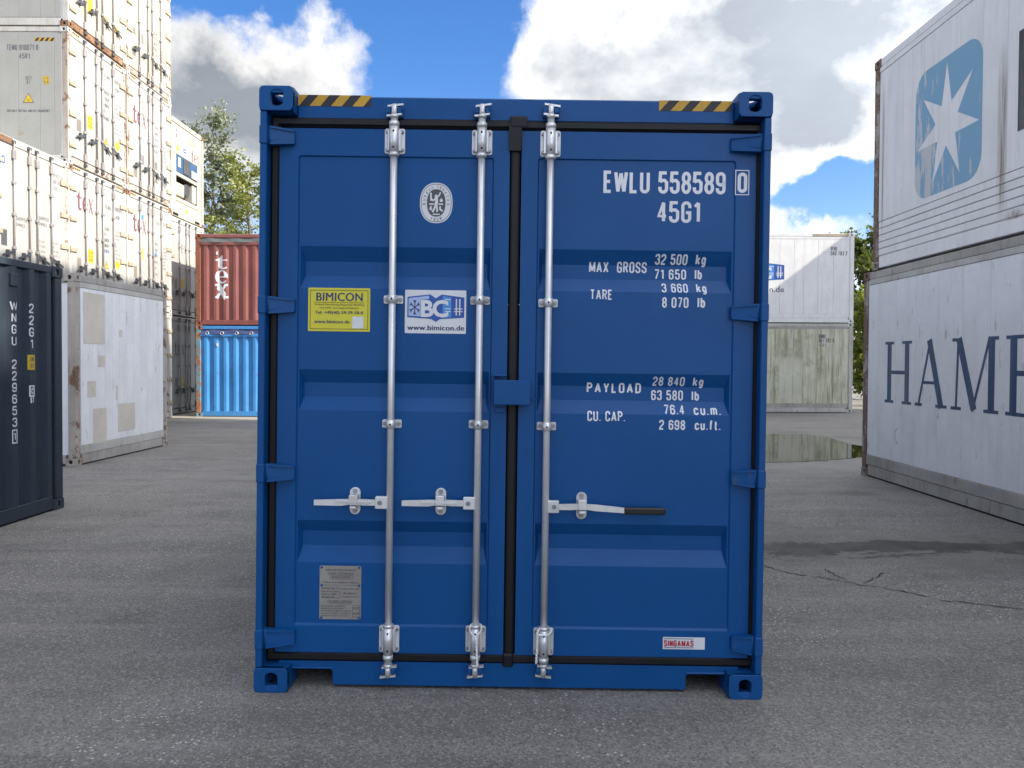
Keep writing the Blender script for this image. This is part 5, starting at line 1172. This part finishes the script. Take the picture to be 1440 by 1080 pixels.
# lock rods
def ubolt(q, u, z, y, r=.0085): q.cyl((u, y-.012, z), (u, y, z), r*.8, r, n=10)
RODS = []
BOLT = MB().cyl((0, -.013, 0), (0, 0, 0), .0088, .0100, n=8).mesh('bolt', 'bolt_steel'); PINH = MB().cyl((0, -.0042, 0), (0, 0, 0), .0050, n=10).mesh('pin_hole', 'black_hole')
def lock_rod(px, tops, mids, botm, hy, hand, n):
    yc = DY - .034
    u = fp(px, 550, yc)[0]
    zt, zb = fp(px, 166, yc)[1], fp(px, 934, yc)[1]
    q = MB(); q.cyl((u, yc, zb), (u, yc, zt), .0170, n=20); rod = q.build('lock_rod', 'galvanised', blue); rod['label'] = 'vertical galvanised lock rod'
    for (ya, yb), flip in ((tops, 1), (botm, -1)):
        z1, z0 = fp(px, ya, DY-.01)[1], fp(px, yb, DY-.01)[1]; zc = (z0+z1)/2; h = (z1-z0)/2
        me = curve_mesh('bracket', [rrect(u-.0475, u+.0475, z0, z1, .010, 4)], extrude=.0025, bevel=.0015); stand(me, lambda a, c, l: (a, DY-.0045+l, c)); br = obj('bracket', with_mat(me, 'galvanised_plate'), rod)
        q = MB(); q.cyl((u, yc, z0-.006), (u, yc, z1+.006), .0235, n=20); q.cyl((u, yc, (z1+.004) if flip > 0 else (z0-.026)), (u, yc, (z1+.026) if flip > 0 else (z0-.004)), .0245, n=20); q.cyl((u, yc, (z0-.020) if flip > 0 else (z1+.002)), (u, yc, (z0-.004) if flip > 0 else (z1+.016)), .0255, n=20)
        q.box(u-.034, u-.020, yc+.004, DY-.006, z0+.008, z1-.008, .003); q.box(u+.020, u+.034, yc+.004, DY-.006, z0+.008, z1-.008, .003); q.build('sleeve', 'galvanised', rod)
        for a in (-.037, .037):
            for c in (-.72, .72): obj('bolt', BOLT, rod, (u+a, DY-.007, zc+c*h), scale=(.85, 1, .85))
        for c in (-.68, .62): obj('pin_hole', PINH, rod, (u, yc-.0205, zc+c*h))
        # cam end and its keepers
        zc2 = fp(px, 156, yc)[1] if flip > 0 else fp(px, 943.5, yc)[1]
        q = MB(); q.cyl((u, yc, zc2-.030), (u, yc, zc2+.030), .0145, n=14); q.cyl((u, yc, zc2-flip*.034), (u, yc, zc2-flip*.020), .021, n=16)
        tl = R(random.uniform(5, 10)) * (1 if n < 2 else -1)
        for zz, wd in ((-.020, .036), (.026*1, .038)):
            zz *= flip
            c_, s_ = math.cos(tl), math.sin(tl)
            pts = []
            for dz in (-.0045, .0045):
                for du, dyy in ((-wd, -.012), (wd, -.012), (wd, .010), (-wd, .010)): pts.append((u + du*c_ + (.006 if zz > 0 else 0), yc + dyy + .004, zc2 + zz + dz + du*s_))
            q.hexa(pts)
        q.build('cam', 'galvanised', rod)
        q = MB()
        for e in (-1, 1): q.box(u+e*.026-.010, u+e*.026+.010, yc-.010, DY+.004, zc2-.013, zc2+.014, .003)
        q.box(u-.040, u+.040, DY-.012, DY+.005, zc2-.024, zc2+.024, .003); q.build('cam_keeper', 'blue_scuffed', rod)
    for ym in mids:
        zc = fp(px, ym, DY-.01)[1]
        me = curve_mesh('guide', [rrect(u-.046, u+.046, zc-.019, zc+.019, .006, 3)], extrude=.002, bevel=.001); stand(me, lambda a, c, l: (a, prof(zc)-.004+l, c)); obj('guide', with_mat(me, 'galvanised_plate'), rod)
        q = MB(); q.cyl((u, yc, zc-.020), (u, yc, zc+.020), .0225, n=18); q.box(u-.0222, u+.0222, yc, prof(zc)-.006, zc-.019, zc+.019); q.build('guide_strap', 'galvanised', rod)
        [obj('bolt', BOLT, rod, (u+e*.034, prof(zc)-.007, zc)) for e in (-1, 1)]
        obj('pin_hole', PINH, rod, (u, yc-.0195, zc))
    # handle
    zc = fp(px, hy, DY-.03)[1]; e = hand[0]
    ub = fp(hand[1], hy, DY-.03)[0]; ur = fp(hand[2], hy, DY-.03)[0]; ue = fp(hand[3], hy, DY-.03)[0]
    a, c = sorted((u + e*.008, ub)); q = MB(); q.box(a, c, yc-.016, yc+.012, zc-.030, zc+.030, .004); q.build('handle_hub', 'galvanised_plate', rod)
    q = MB(); q.cyl((ub-e*.024, yc-.020, zc), (ub-e*.024, yc-.014, zc), .011, .012, n=12); q.build('bolt', 'bolt_steel', rod)
    pts = [(ub - e*.004, 0.0, .014), (ur - e*.05, .001, .015), (ur, .004, .012), (ur + e*.06, -.001, .016), (ue, -.003 - .010*(n == 2), .013)]
    q = MB()
    for (a0, o0, h0), (a1, o1, h1) in zip(pts, pts[1:]):
        y0, y1 = yc-.012, yc-.002
        q.hexa([(a0, y0, zc+o0-h0), (a1, y0, zc+o1-h1), (a1, y1, zc+o1-h1), (a0, y1, zc+o0-h0), (a0, y0, zc+o0+h0), (a1, y0, zc+o1+h1), (a1, y1, zc+o1+h1), (a0, y1, zc+o0+h0)])
    q.build('handle', 'galvanised', rod)
    q = MB(); me = curve_mesh('retainer', [rrect(ur-.024, ur+.024, zc-.064, zc+.064, .0235, 5)], extrude=.003, bevel=.002); stand(me, lambda a, c, l: (a, DY+PIN-.006+l, c)); ret = obj('handle_retainer', with_mat(me, 'galvanised_plate'), rod)
    q = MB(); q.box(ur-.021, ur+.021, yc-.018, yc-.013, zc-.012, zc+.034, .002); q.box(ur-.021, ur+.021, yc-.0125, DY+PIN-.01, zc+.020, zc+.034, .002); q.box(ur-.016, ur+.016, yc-.022, DY+PIN-.01, zc-.032, zc-.019, .003)
    if n < 2: q.hexa([(ur-.085, yc-.020, zc+.001), (ur+.085, yc-.020, zc-.004), (ur+.085, yc-.013, zc-.004), (ur-.085, yc-.013, zc+.001), (ur-.085, yc-.020, zc+.008), (ur+.085, yc-.020, zc+.003), (ur+.085, yc-.013, zc+.003), (ur-.085, yc-.013, zc+.008)])
    q.build('handle_catch', 'galvanised', rod)
    [obj('bolt', BOLT, rod, (ur, DY+PIN-.009, zc+k*.048), scale=(1.15, 1, 1.15)) for k in (-1, 1)]
    if n == 2:
        ug0, ug1 = fp(877, 716, DY-.03)[0], fp(935, 718, DY-.03)[0]
        q = MB(); q.box(ug0, ug1, yc-.019, yc+.004, zc-.032, zc+.004, .008, 2); q.build('grip', 'black_grip', rod)
    return rod, u, yc
for n, a in enumerate(((550, (181, 216), (421, 596), (880, 917), 706.5, (-1, 528, 497.5, 442.5)), (673, (183, 217.5), (422.5, 597), (880.5, 917), 707.5, (-1, 651.5, 619, 565.5)), (769.5, (184, 220), (426, 599.5), (883.5, 921), 712, (1, 786, 818.5, 879)))):
    RODS.append(lock_rod(a[0], a[1], a[2], a[3], a[4], a[5], n))
# lock box across the door joint
u0, u1 = fp(694.5, 550, .0)[0], fp(745.5, 550, .0)[0]; z0, z1 = fp(720, 569.5, .0)[1], fp(720, 534.5, .0)[1]
q = MB(); q.box(u0, u1, -.008, .004, z0, z1, .004, 2); q.box(u0+.002, u1-.002, .0045, .06, z1-.008, z1-.002); q.box(u1-.008, u1-.002, .0045, DY-.001, z0+.002, z1-.009); q.box(u0+.002, u1-.010, .0045, .06, z0+.002, z0+.008)
lb = q.build('lock_box', 'blue_paint', blue)
a0, a1 = fp(692.5, 550, .03)[0], fp(713, 550, .03)[0]; zz = fp(703, 526.5, .03)[1]; zl = fp(703, 567, .03)[1]
q = MB(); q.box(a0, a1, .02, DY-.001, zz-.010, zz, .003); q.box(a0, a0+.008, .02, DY-.001, zl, zz-.0105, .003); q.build('lock_housing', 'blue_paint', lb)
a0, a1 = fp(696, 576, DY)[0], fp(711, 576, DY)[0]; q = MB(); q.box(a0, a1, DY-.010, DY-.0005, fp(703, 580.5, DY)[1], fp(703, 573, DY)[1], .003); q.build('stop_plate', 'blue_paint', lb)
a0, a1 = fp(746.5, 558, DY)[0], fp(754, 558, DY)[0]; zc = fp(750, 559, DY)[1]; q = MB(); q.tube([(a0 + (a1-a0)*k/8, DY-.012, zc - .012*math.sin(math.pi*k/8)) for k in range(9)], .0022, 6); q.build('hook', 'blue_paint', lb)
# header hazard strips
for pxa, pxb, pya, pyb in ((419, 522, 133.5, 149), (927, 1030, 141.5, 156)):
    a0, a1 = fp(pxa, (pya+pyb)/2, DY)[0], fp(pxb, (pya+pyb)/2, DY)[0]; z0, z1 = fp((pxa+pxb)/2, pyb, DY)[1], fp((pxa+pxb)/2, pya, DY)[1]
    w = (a1-a0)/4
    bk = obj('hazard_strip', with_mat(stand(rect_mesh(a0, a1, z0, z1), lambda a, c, l: (a, DY+.0028-l, c)), 'hazard_yellow'), blue)
    b = bmesh.new()
    for k in range(4):
        Lw = a1 - a0; lo = a0 + Lw*(5 + 109*k)/372; w2 = Lw*52/372; sl2 = Lw*46/372
        if k < 3: pts = [(lo, z0), (lo+w2, z0), (lo+w2+sl2, z1), (lo+sl2, z1)]
        else: pts = [(lo, z0), (a1, z0), (a1, z0 + (z1-z0)*min(1, (a1-lo)/sl2)), (min(a1, lo+sl2)-1e-4, z0 + (z1-z0)*min(1, (a1-lo)/sl2))]
        b.faces.new([b.verts.new((p_[0], DY+.0018, p_[1])) for p_ in pts])
    me = bpy.data.meshes.new('hazard_bar'); b.to_mesh(me); b.free(); obj('hazard_bar', with_mat(me, 'hazard_black'), bk)
# painted lettering that follows the pressed panel
def on_door(me, m, parent=blue, name='lettering', lift=.0012):
    b = bmesh.new(); b.from_mesh(me); bpy.data.meshes.remove(me)
    for R_ in REC:
        for z in R_: bmesh.ops.bisect_plane(b, geom=list(b.verts)+list(b.edges)+list(b.faces), plane_co=(0, z, 0), plane_no=(0, 1, 0))
    for v in b.verts: v.co = (v.co.x, prof(v.co.y) - lift - v.co.z, v.co.y)
    me = bpy.data.meshes.new(name); b.to_mesh(me); b.free(); return obj(name, with_mat(me, m), parent)
def bx(x0, y0, x1, y1, d=DY+PIN):
    cx, cy = (x0+x1)/2, (y0+y1)/2
    return fp(x0, cy, d)[0], fp(x1, cy, d)[0], fp(cx, y1, d)[1], fp(cx, y0, d)[1]
for txt, box_, t, gap in (('EWLU 558589', (849, 241, 1020, 272.5), .145, .12), ('45G1', (924, 283, 984.5, 313.5), .145, .12),
    ('MAX  GROSS', (829.5, 367, 911, 382.5), .14, .14), ('32 500', (922.5, 357, 968, 371.5), .15, .14), ('71 650', (922, 377.5, 967, 392), .15, .14), ('lb', (979.5, 377.5, 989.5, 392), .16, .16),
    ('TARE', (830, 407, 861, 421.5), .14, .12), ('3 660', (931, 398, 968, 411.5), .15, .14), ('8 070', (931, 418, 968, 433), .15, .14), ('lb', (981, 418, 991.5, 433), .16, .16),
    ('PAYLOAD', (826, 538.5, 903, 553), .165, .20), ('28 840', (919, 530, 964, 543), .15, .14), ('63 580', (917.5, 549, 962.5, 563.5), .15, .14), ('lb', (975, 550, 985.5, 564), .16, .16),
    ('CU. CAP.', (826, 578, 879, 592.5), .14, .14), ('76.4', (934, 569.5, 963, 583), .15, .14), ('2 698', (927, 590.5, 963.5, 604.5), .15, .14)):
    a0, a1, z0, z1 = bx(*box_); on_door(stencil(txt, a0, a1, z0, z1, t=t, gap=gap), 'letter_white')
def lower(txt, px0, px1, base, cap, t=.16, gap=.16):
    a0, a1, z0, z1 = bx(px0, cap, px1, base); on_door(stencil(txt, a0, a1, z0, z1, t=t, gap=gap), 'letter_white')
lower('kg', 980, 994, 371.5, 357); lower('kg', 980, 994, 411.5, 398); lower('kg', 976, 990.5, 543.5, 530.5); lower('cu.m.', 976, 1014, 584, 570); lower('cu.ft.', 977, 1013, 605, 591)
a0, a1, z0, z1 = bx(1036.5, 243.5, 1049.5, 272); me = stencil('0', a0, a1, z0, z1, t=.165); stand(me, lambda a, c, l: (a, DY-.0012-l, c)); obj('lettering', with_mat(me, 'letter_white'), blue)
a0, a1, z0, z1 = bx(1033.5, 240.5, 1052, 274.5); b = bmesh.new(); stroke_quads(b, [(a0, z0), (a1, z0), (a1, z1), (a0, z1), (a0, z0)], .0022, 0); me = bpy.data.meshes.new('check_box'); b.to_mesh(me); b.free(); stand(me, lambda a, c, l: (a, DY-.0012, c)); obj('check_box', with_mat(me, 'letter_white'), blue)
# stickers
def sticker(box_, m, r=.004, name='sticker', d=DY+PIN, th=.0008):
    a0, a1, z0, z1 = bx(*box_, d); me = curve_mesh('s', [rrect(a0, a1, z0, z1, r, 3)], extrude=th/2); stand(me, lambda a, c, l: (a, d-.0008-th/2+l, c)); o = obj(name, with_mat(me, m), blue); return o, a0, a1, z0, z1, d-.0016-th
def on_st(o, me, m, y, name='lettering', lift=0.0): stand(me, lambda a, c, l: (a, y-.0004-l-lift, c)); return obj(name, with_mat(me, m), o)
o, a0, a1, z0, z1, y = sticker((433.5, 405, 520.5, 466), 'yellow_vinyl')
w, h = a1-a0, z1-z0; BX = lambda fx0, fx1, fz0, fz1: (a0+fx0*w, a0+fx1*w, z0+fz0*h, z0+fz1*h)
b = bmesh.new(); q = BX(.035, .965, .055, .945); stroke_quads(b, [(q[0], q[2]), (q[1], q[2]), (q[1], q[3]), (q[0], q[3]), (q[0], q[2])], .0014, 0); stroke_quads(b, [(a0+.10*w, z0+.665*h), (a0+.90*w, z0+.665*h)], .0012, 0); me = bpy.data.meshes.new('border'); b.to_mesh(me); b.free(); on_st(o, me, 'ink_brown', y, 'border')
for tx, q, m, bd in (('BIMICON', (.13, .88, .70, .89), 'ink_navy', .022), ('Verkauf-Vermietung-Reparatur-Wartung', (.10, .91, .585, .64), 'ink_brown', .02), ('von Kühl- und Lagercontainern', (.18, .82, .51, .565), 'ink_brown', .02), ('Tel: +49(40) 59-39-58-0', (.11, .89, .38, .47), 'ink_navy', .03), ('www.bimicon.de', (.10, .67, .185, .265), 'ink_navy', .03)):
    on_st(o, fit_xy(heavy(font_mesh(tx, 0.0, 1.05), bd), *BX(*q)), m, y)
on_st(o, rect_mesh(*BX(.715, .895, .075, .345)), 'white_vinyl', y, 'blank_square')
o, a0, a1, z0, z1, y = sticker((569.5, 408, 655.5, 469), 'white_vinyl')
w, h = a1-a0, z1-z0
box_logo(a0+.04*w, a1-.03*w, z0+.27*h, z0+.90*h, lambda me, m: on_st(o, me, m, y, 'logo'))
on_st(o, fit_xy(heavy(font_mesh('www.bimicon.de', 0, 1.05), .03), *BX(.04, .975, .075, .19)), 'ink_navy', y)
# oval classification emblem
cx, cz = fp(613.5, 285.5, DY+PIN); rx, rz = fp(636.5, 285.5, DY+PIN)[0]-cx, fp(613.5, 257, DY+PIN)[1]-cz; y = DY+PIN-.0012
SO = lambda fx, fz, n=40: [(cx + rx*fx*math.copysign(abs(math.cos(2*math.pi*k/n))**.88, math.cos(2*math.pi*k/n)), cz + rz*fz*math.copysign(abs(math.sin(2*math.pi*k/n))**.88, math.sin(2*math.pi*k/n))) for k in range(n)]
me = curve_mesh('emblem', [SO(1, 1)]); stand(me, lambda a, c, l: (a, y-l, c)); em = obj('emblem', with_mat(me, 'white_vinyl'), blue)
def on_em(me, m, l0): stand(me, lambda a, c, l: (a, y-.0004-l0-l, c)); obj('emblem_mark', with_mat(me, m), em)
on_em(curve_mesh('r', [SO(.93, .945), SO(.90, .915)]), 'ink_grey', 0); on_em(curve_mesh('r', [SO(.57, .68)]), 'ink_grey', 0)
def ring_text(txt, a_from, a_to, fx, fz, hgt, inside):
    ms = []
    for k, ch in enumerate(txt):
        if ch == ' ': continue
        an = R(a_from + (a_to-a_from)*k/(len(txt)-1)); me = font_mesh(ch, .012); fit_xy(me, -hgt*.36 if ch != 'I' and ch != '1' else -hgt*.12, hgt*.36 if ch != 'I' and ch != '1' else hgt*.12, -hgt/2, hgt/2)
        px_, pz_ = cx + rx*fx*math.cos(an), cz + rz*fz*math.sin(an); tilt = an - math.pi/2 if inside else an + math.pi/2
        for v in me.vertices: v.co.x, v.co.y = px_ + v.co.x*math.cos(tilt) - v.co.y*math.sin(tilt), pz_ + v.co.x*math.sin(tilt) + v.co.y*math.cos(tilt)
        ms.append(me)
    on_em(merge(ms, 'ring'), 'ink_grey', 0)
ring_text('BUREAU VERITAS', 184, -4, .74, .80, .0125, True); ring_text('1828', 248, 292, .74, .81, .0135, False)
b = bmesh.new(); E = lambda fx, fz: (cx + rx*fx, cz + rz*fz)
for pts, wd in (([E(.0, .33), E(.02, .05), E(-.02, -.12)], .0075), ([E(-.01, -.08), E(-.12, -.28), E(-.22, -.46)], .0045), ([E(.02, -.08), E(.05, -.28), E(.06, -.44)], .0045), ([E(.02, .26), E(.16, .36), E(.26, .52)], .0035), ([E(-.02, .22), E(-.20, .12), E(-.32, .22)], .0035), ([E(-.32, .10), E(-.33, .50)], .004),
                ([E(-.42, -.06), E(-.14, -.06)], .0035), ([E(.14, -.06), E(.42, -.06)], .0035), ([E(-.20, -.56), E(.22, -.56)], .0028), ([E(-.30, -.16), E(-.36, -.30), E(-.26, -.34)], .004), ([E(.24, -.16), E(.24, -.32), E(.40, -.40)], .004), ([E(.22, .10), E(.40, .12)], .0055), ([E(.30, .06), E(.31, .22)], .004)):
    stroke_quads(b, pts, wd, random.uniform(.0002, .0012))
h0 = E(-.01, .34); b.faces.new([b.verts.new((h0[0] + .0062*math.cos(k*.785), h0[1] + .0075*math.sin(k*.785), .0014)) for k in range(8)])
me = bpy.data.meshes.new('figure'); b.to_mesh(me); b.free(); on_em(me, 'white_vinyl', .0004)
# approval plate
o, a0, a1, z0, z1, y = sticker((449.5, 795.5, 508, 870.5), 'plate_steel', .008, 'data_plate', th=.003)
w, h = a1-a0, z1-z0
for tx, q in (('APPROVED FOR TRANSPORT', (.14, .88, .905, .94)), ('UNDER CUSTOMS SEAL', (.20, .82, .84, .875)), ('DB 4253 A 09-2022', (.28, .75, .77, .81)), ('TYPE EW 45G1 01 MANUFACTURER NO.', (.10, .94, .675, .705)), ('OWNER: ELBE 40', (.06, .44, .56, .585)), ('IDENTIFICATION 558589', (.06, .45, .505, .53)), ('TREATED TIMBER', (.06, .42, .455, .48)), ('IM/ SWP 2022', (.06, .36, .405, .43)), ('CSC SAFETY APPROVAL', (.20, .80, .325, .355)), ('DATE MANUFACTURED 09/2022', (.05, .62, .235, .258)), ('IDENTIFICATION NO. 558589', (.05, .58, .19, .213)), ('MAX GROSS 32500 KG 71650 LB', (.05, .76, .145, .168)), ('ALLOW STACK 216000 KG', (.05, .76, .10, .123)), ('RACKING TEST 15240 KG', (.05, .68, .055, .078)), ('FIRST EXAM', (.53, .95, .56, .582)), ('BUREAU', (.58, .90, .47, .505)), ('VERITAS', (.54, .94, .41, .435)), ('09 2027', (.81, .96, .19, .23)), ('09 2029', (.81, .96, .09, .13))):
    on_st(o, fit_xy(font_mesh(tx, .012), *BX(*q)), 'ink_grey', y)
b = bmesh.new()
for q in ((.24, .79, .755, .825), (.06, .49, .40, .60), (.24, .77, .29, .315), (.80, .97, .05, .26)):
    q = BX(*q); stroke_quads(b, [(q[0], q[2]), (q[1], q[2]), (q[1], q[3]), (q[0], q[3]), (q[0], q[2])], .0007, 0)
q = BX(.03, .97, .64, .64); stroke_quads(b, [(q[0], q[2]), (q[1], q[2])], .0008, 0); me = bpy.data.meshes.new('plate_rule'); b.to_mesh(me); b.free(); on_st(o, me, 'ink_grey', y, 'plate_rule')
RIV = MB().cyl((0, -.004, 0), (0, .001, 0), .005, .006, n=10).mesh('rivet', 'blue_paint')
for fx in (.05, .95):
    for fz in (.03, .635, .97): obj('rivet', RIV, o, (a0+fx*w, y, z0+fz*h))
# maker's sticker on the bottom rail
o, a0, a1, z0, z1, y = sticker((932, 896, 991, 913), 'white_vinyl', .002, d=DY)
w, h = a1-a0, z1-z0
q_ = BX(.025, .73, .22, .76); on_st(o, stencil('SINGAMAS', *q_, t=.185, gap=.13), 'ink_red', y)
for fz in (.12, .85): on_st(o, rect_mesh(*BX(.025, .73, fz, fz+.045)), 'ink_navy', y, 'rule')
# wire seals hanging from two rods
def braid(P, r=.0038, tw=55.0):
    q = MB()
    for ph in (0, math.pi):
        pts = []
        for i in range(len(P)):
            t_ = i*1.0/len(P); pts.append((P[i][0] + .0032*math.cos(i*.9+ph), P[i][1] - .002 + .0024*math.sin(i*.9+ph), P[i][2]))
        q.tube(pts, r, 6)
    return q
for k, (rod, u, yc) in enumerate(RODS[1:]):
    zt = fp((673, 769.5)[k]-4, 881, yc)[1]
    def bz(px, py, d=yc-.036): a = fp(px, py, d); return (a[0], d, a[1])
    sl = thing('wire_seal', ('white twisted wire seal looped over the middle lock rod and hanging straight down', 'white twisted wire seal looped sideways over the right door lock rod')[k], 'wire seal', BM @ Vector((u, yc-.04, zt)), 0, None)
    if k == 0:
        lp = [bz(669.5, 897), bz(664, 892), bz(660.5, 886), bz(661.5, 880.5), bz(664, 877.8, yc-.005), bz(668, 877.2, yc+.024), bz(673, 877.2, yc+.024), bz(676, 878.5, yc-.005), bz(677, 882), bz(676, 888), bz(672, 893), bz(669.8, 897)]
        tail = [Vector(bz(669.8, 897)).lerp(Vector(bz(671, 938)), i/26) for i in range(27)]
    else:
        lp = [bz(756, 893), bz(757, 887), bz(759, 883.5, yc-.005), bz(764, 882, yc+.024), bz(770, 882.5, yc+.024), bz(774.5, 884.5, yc-.005), bz(774.8, 889), bz(771, 892.5), bz(764, 893.5), bz(757, 893)]
        tail = [Vector(bz(756, 889)).lerp(Vector(bz(754, 933)), i/26) for i in range(27)]
    iv = sl.matrix_basis.inverted()
    def tw(P): return [iv @ (BM @ Vector(p_)) for p_ in P]
    # smooth the loop
    fine_ = []
    L2 = tw(lp)
    for i in range(len(L2)-1):
        p0_, p1_, p2_, p3_ = L2[max(i-1, 0)], L2[i], L2[i+1], L2[min(i+2, len(L2)-1)]
        for j in range(5):
            t_ = j/5; fine_.append(.5*((2*p1_) + (p2_-p0_)*t_ + (2*p0_-5*p1_+4*p2_-p3_)*t_*t_ + (3*p1_-p0_-3*p2_+p3_)*t_**3))
    fine_.append(L2[-1])
    q = MB(); q.tube(fine_, .0046, 7); q.build('loop', 'rope', sl)
    braid(tw(tail)).build('twisted_tail', 'rope', sl)

# ================================================================== TREES
def tree(name, label, base, height, spread, leafm, n_leaf, leaf, seed, crown_lo=0.25, slim=1.0, shoots=9, droop=0.0, group=None, trunk_r=.16):
    r = random.Random(seed); o = thing(name, label, 'tree', base, r.uniform(0, 6), group)
    limbs = []; q = MB()
    tp = [Vector((math.sin(k*.8+seed)*.12*k/6, math.cos(k*.7+seed)*.12*k/6, height*.93*k/10)) for k in range(11)]
    q.tube(tp, [trunk_r*(1-k/10.6) for k in range(11)], 8); q.build('trunk', 'bark', o)
    q = MB(); tips = []
    for k in range(shoots*3):
        f = crown_lo + (1-crown_lo)*(k+.5)/(shoots*3)*.95; p0_ = tp[min(10, int(f*10))].lerp(tp[min(10, int(f*10)+1)], f*10 % 1) if f < 1 else tp[-1]
        env = math.sin(math.pi*min(1, (1-f)*.95 + .10)) ** .75
        ln = spread*env*r.uniform(.6, 1.1)*slim + .25; a = k*2.4 + r.uniform(-.4, .4); up = r.uniform(.35, 1.0)*(1-droop)
        d = Vector((math.cos(a), math.sin(a), up)).normalized(); pts = []
        for j in range(6):
            t_ = j/5; pts.append(p0_ + d*ln*t_ + Vector((r.uniform(-.05, .05), r.uniform(-.05, .05), -droop*ln*.7*t_*t_ + r.uniform(-.04, .04))))
        q.tube(pts, [max(.006, trunk_r*.30*(1-t_/5.6)*(1-f*.6)) for t_ in range(6)], 5); limbs.append(pts)
    q.build('limb', 'bark', o)
    b = bmesh.new(); lay = b.loops.layers.float_color.new('leafcol') if False else None
    vals = []
    # sprigs along every limb, leaves along every sprig
    cnt = 0
    while cnt < n_leaf:
        pts = r.choice(limbs); t_ = r.uniform(.15, 1.0)*5; j = min(4, int(t_)); c = pts[j].lerp(pts[j+1], t_-j)
        sdir = Vector((r.gauss(0, 1), r.gauss(0, 1), r.gauss(.35, .8)-droop*1.6)).normalized(); sl_ = r.uniform(.25, .75)
        tone = r.random()**1.2
        for m_ in range(r.randint(7, 13)):
            p_ = c + sdir*sl_*m_/9 + Vector((r.gauss(0, .05), r.gauss(0, .05), r.gauss(0, .05)))
            ax = Vector((r.gauss(0, 1), r.gauss(0, 1), r.gauss(-.2, .7))).normalized(); n_ = ax.orthogonal().normalized(); n_.rotate(Matrix.Rotation(r.uniform(0, 6.28), 3, ax))
            L_ = leaf*r.uniform(.6, 1.35); w_ = L_*r.uniform(.30, .5)
            vs_ = [b.verts.new(v) for v in (p_, p_ + ax*L_*.45 + n_*w_, p_ + ax*L_, p_ + ax*L_*.5 - n_*w_)]
            b.faces.new(vs_); vals += [min(1, max(0, tone + r.uniform(-.25, .25)))]*4; cnt += 1
    me = bpy.data.meshes.new('crown'); b.to_mesh(me); b.free()
    at = me.attributes.new('leafcol', 'FLOAT', 'POINT'); at.data.foreach_set('value', vals)
    me.materials.append(M[leafm]); obj('crown', me, o)
    return o
def at_px(px, y): return (px-IW/2)/F*y
GT = 'trees behind the stacked containers'
tree('poplar_tree', 'slender silver-leaved tree with pale upright shoots rising behind the cream reefer', (at_px(296, 31), 31, 0), 12.5, 1.8, 'leaf_silver', 7000, .13, 21, .22, .75, 10, group=GT)
tree('poplar_tree', 'short silver-leaved shoot half hidden behind the cream cooling-unit reefer', (at_px(258, 32), 32.5, 0), 12.3, 1.2, 'leaf_silver', 4000, .13, 22, .3, .6, 7, group=GT)
tree('willow_tree', 'yellow-green willow spreading above the grey tarpaulin of the red container', (at_px(354, 31.5), 31.5, 0), 10.6, 2.9, 'leaf_willow', 17000, .11, 23, .15, 1.0, 12, .25, GT)
tree('poplar_tree', 'thin-topped grey-green tree between the silver tree and the willow', (at_px(325, 33.5), 33.5, 0), 11.2, 1.3, 'leaf_silver', 4200, .12, 24, .2, .8, 9, group=GT)
tree('broadleaf_tree', 'dark dense tree seen in the gap beside the far white pair', (at_px(1222, 34), 34, 0), 7.6, 2.6, 'leaf_dark', 16000, .17, 25, .06, 1.0, 12, group=GT)
tree('broadleaf_tree', 'bright green bush in the gap between the far white pair and the right-hand stack', (at_px(1216, 29), 29, 0), 4.3, 1.1, 'leaf_bright', 5000, .14, 26, .10, 1.0, 9, group=GT, trunk_r=.08)
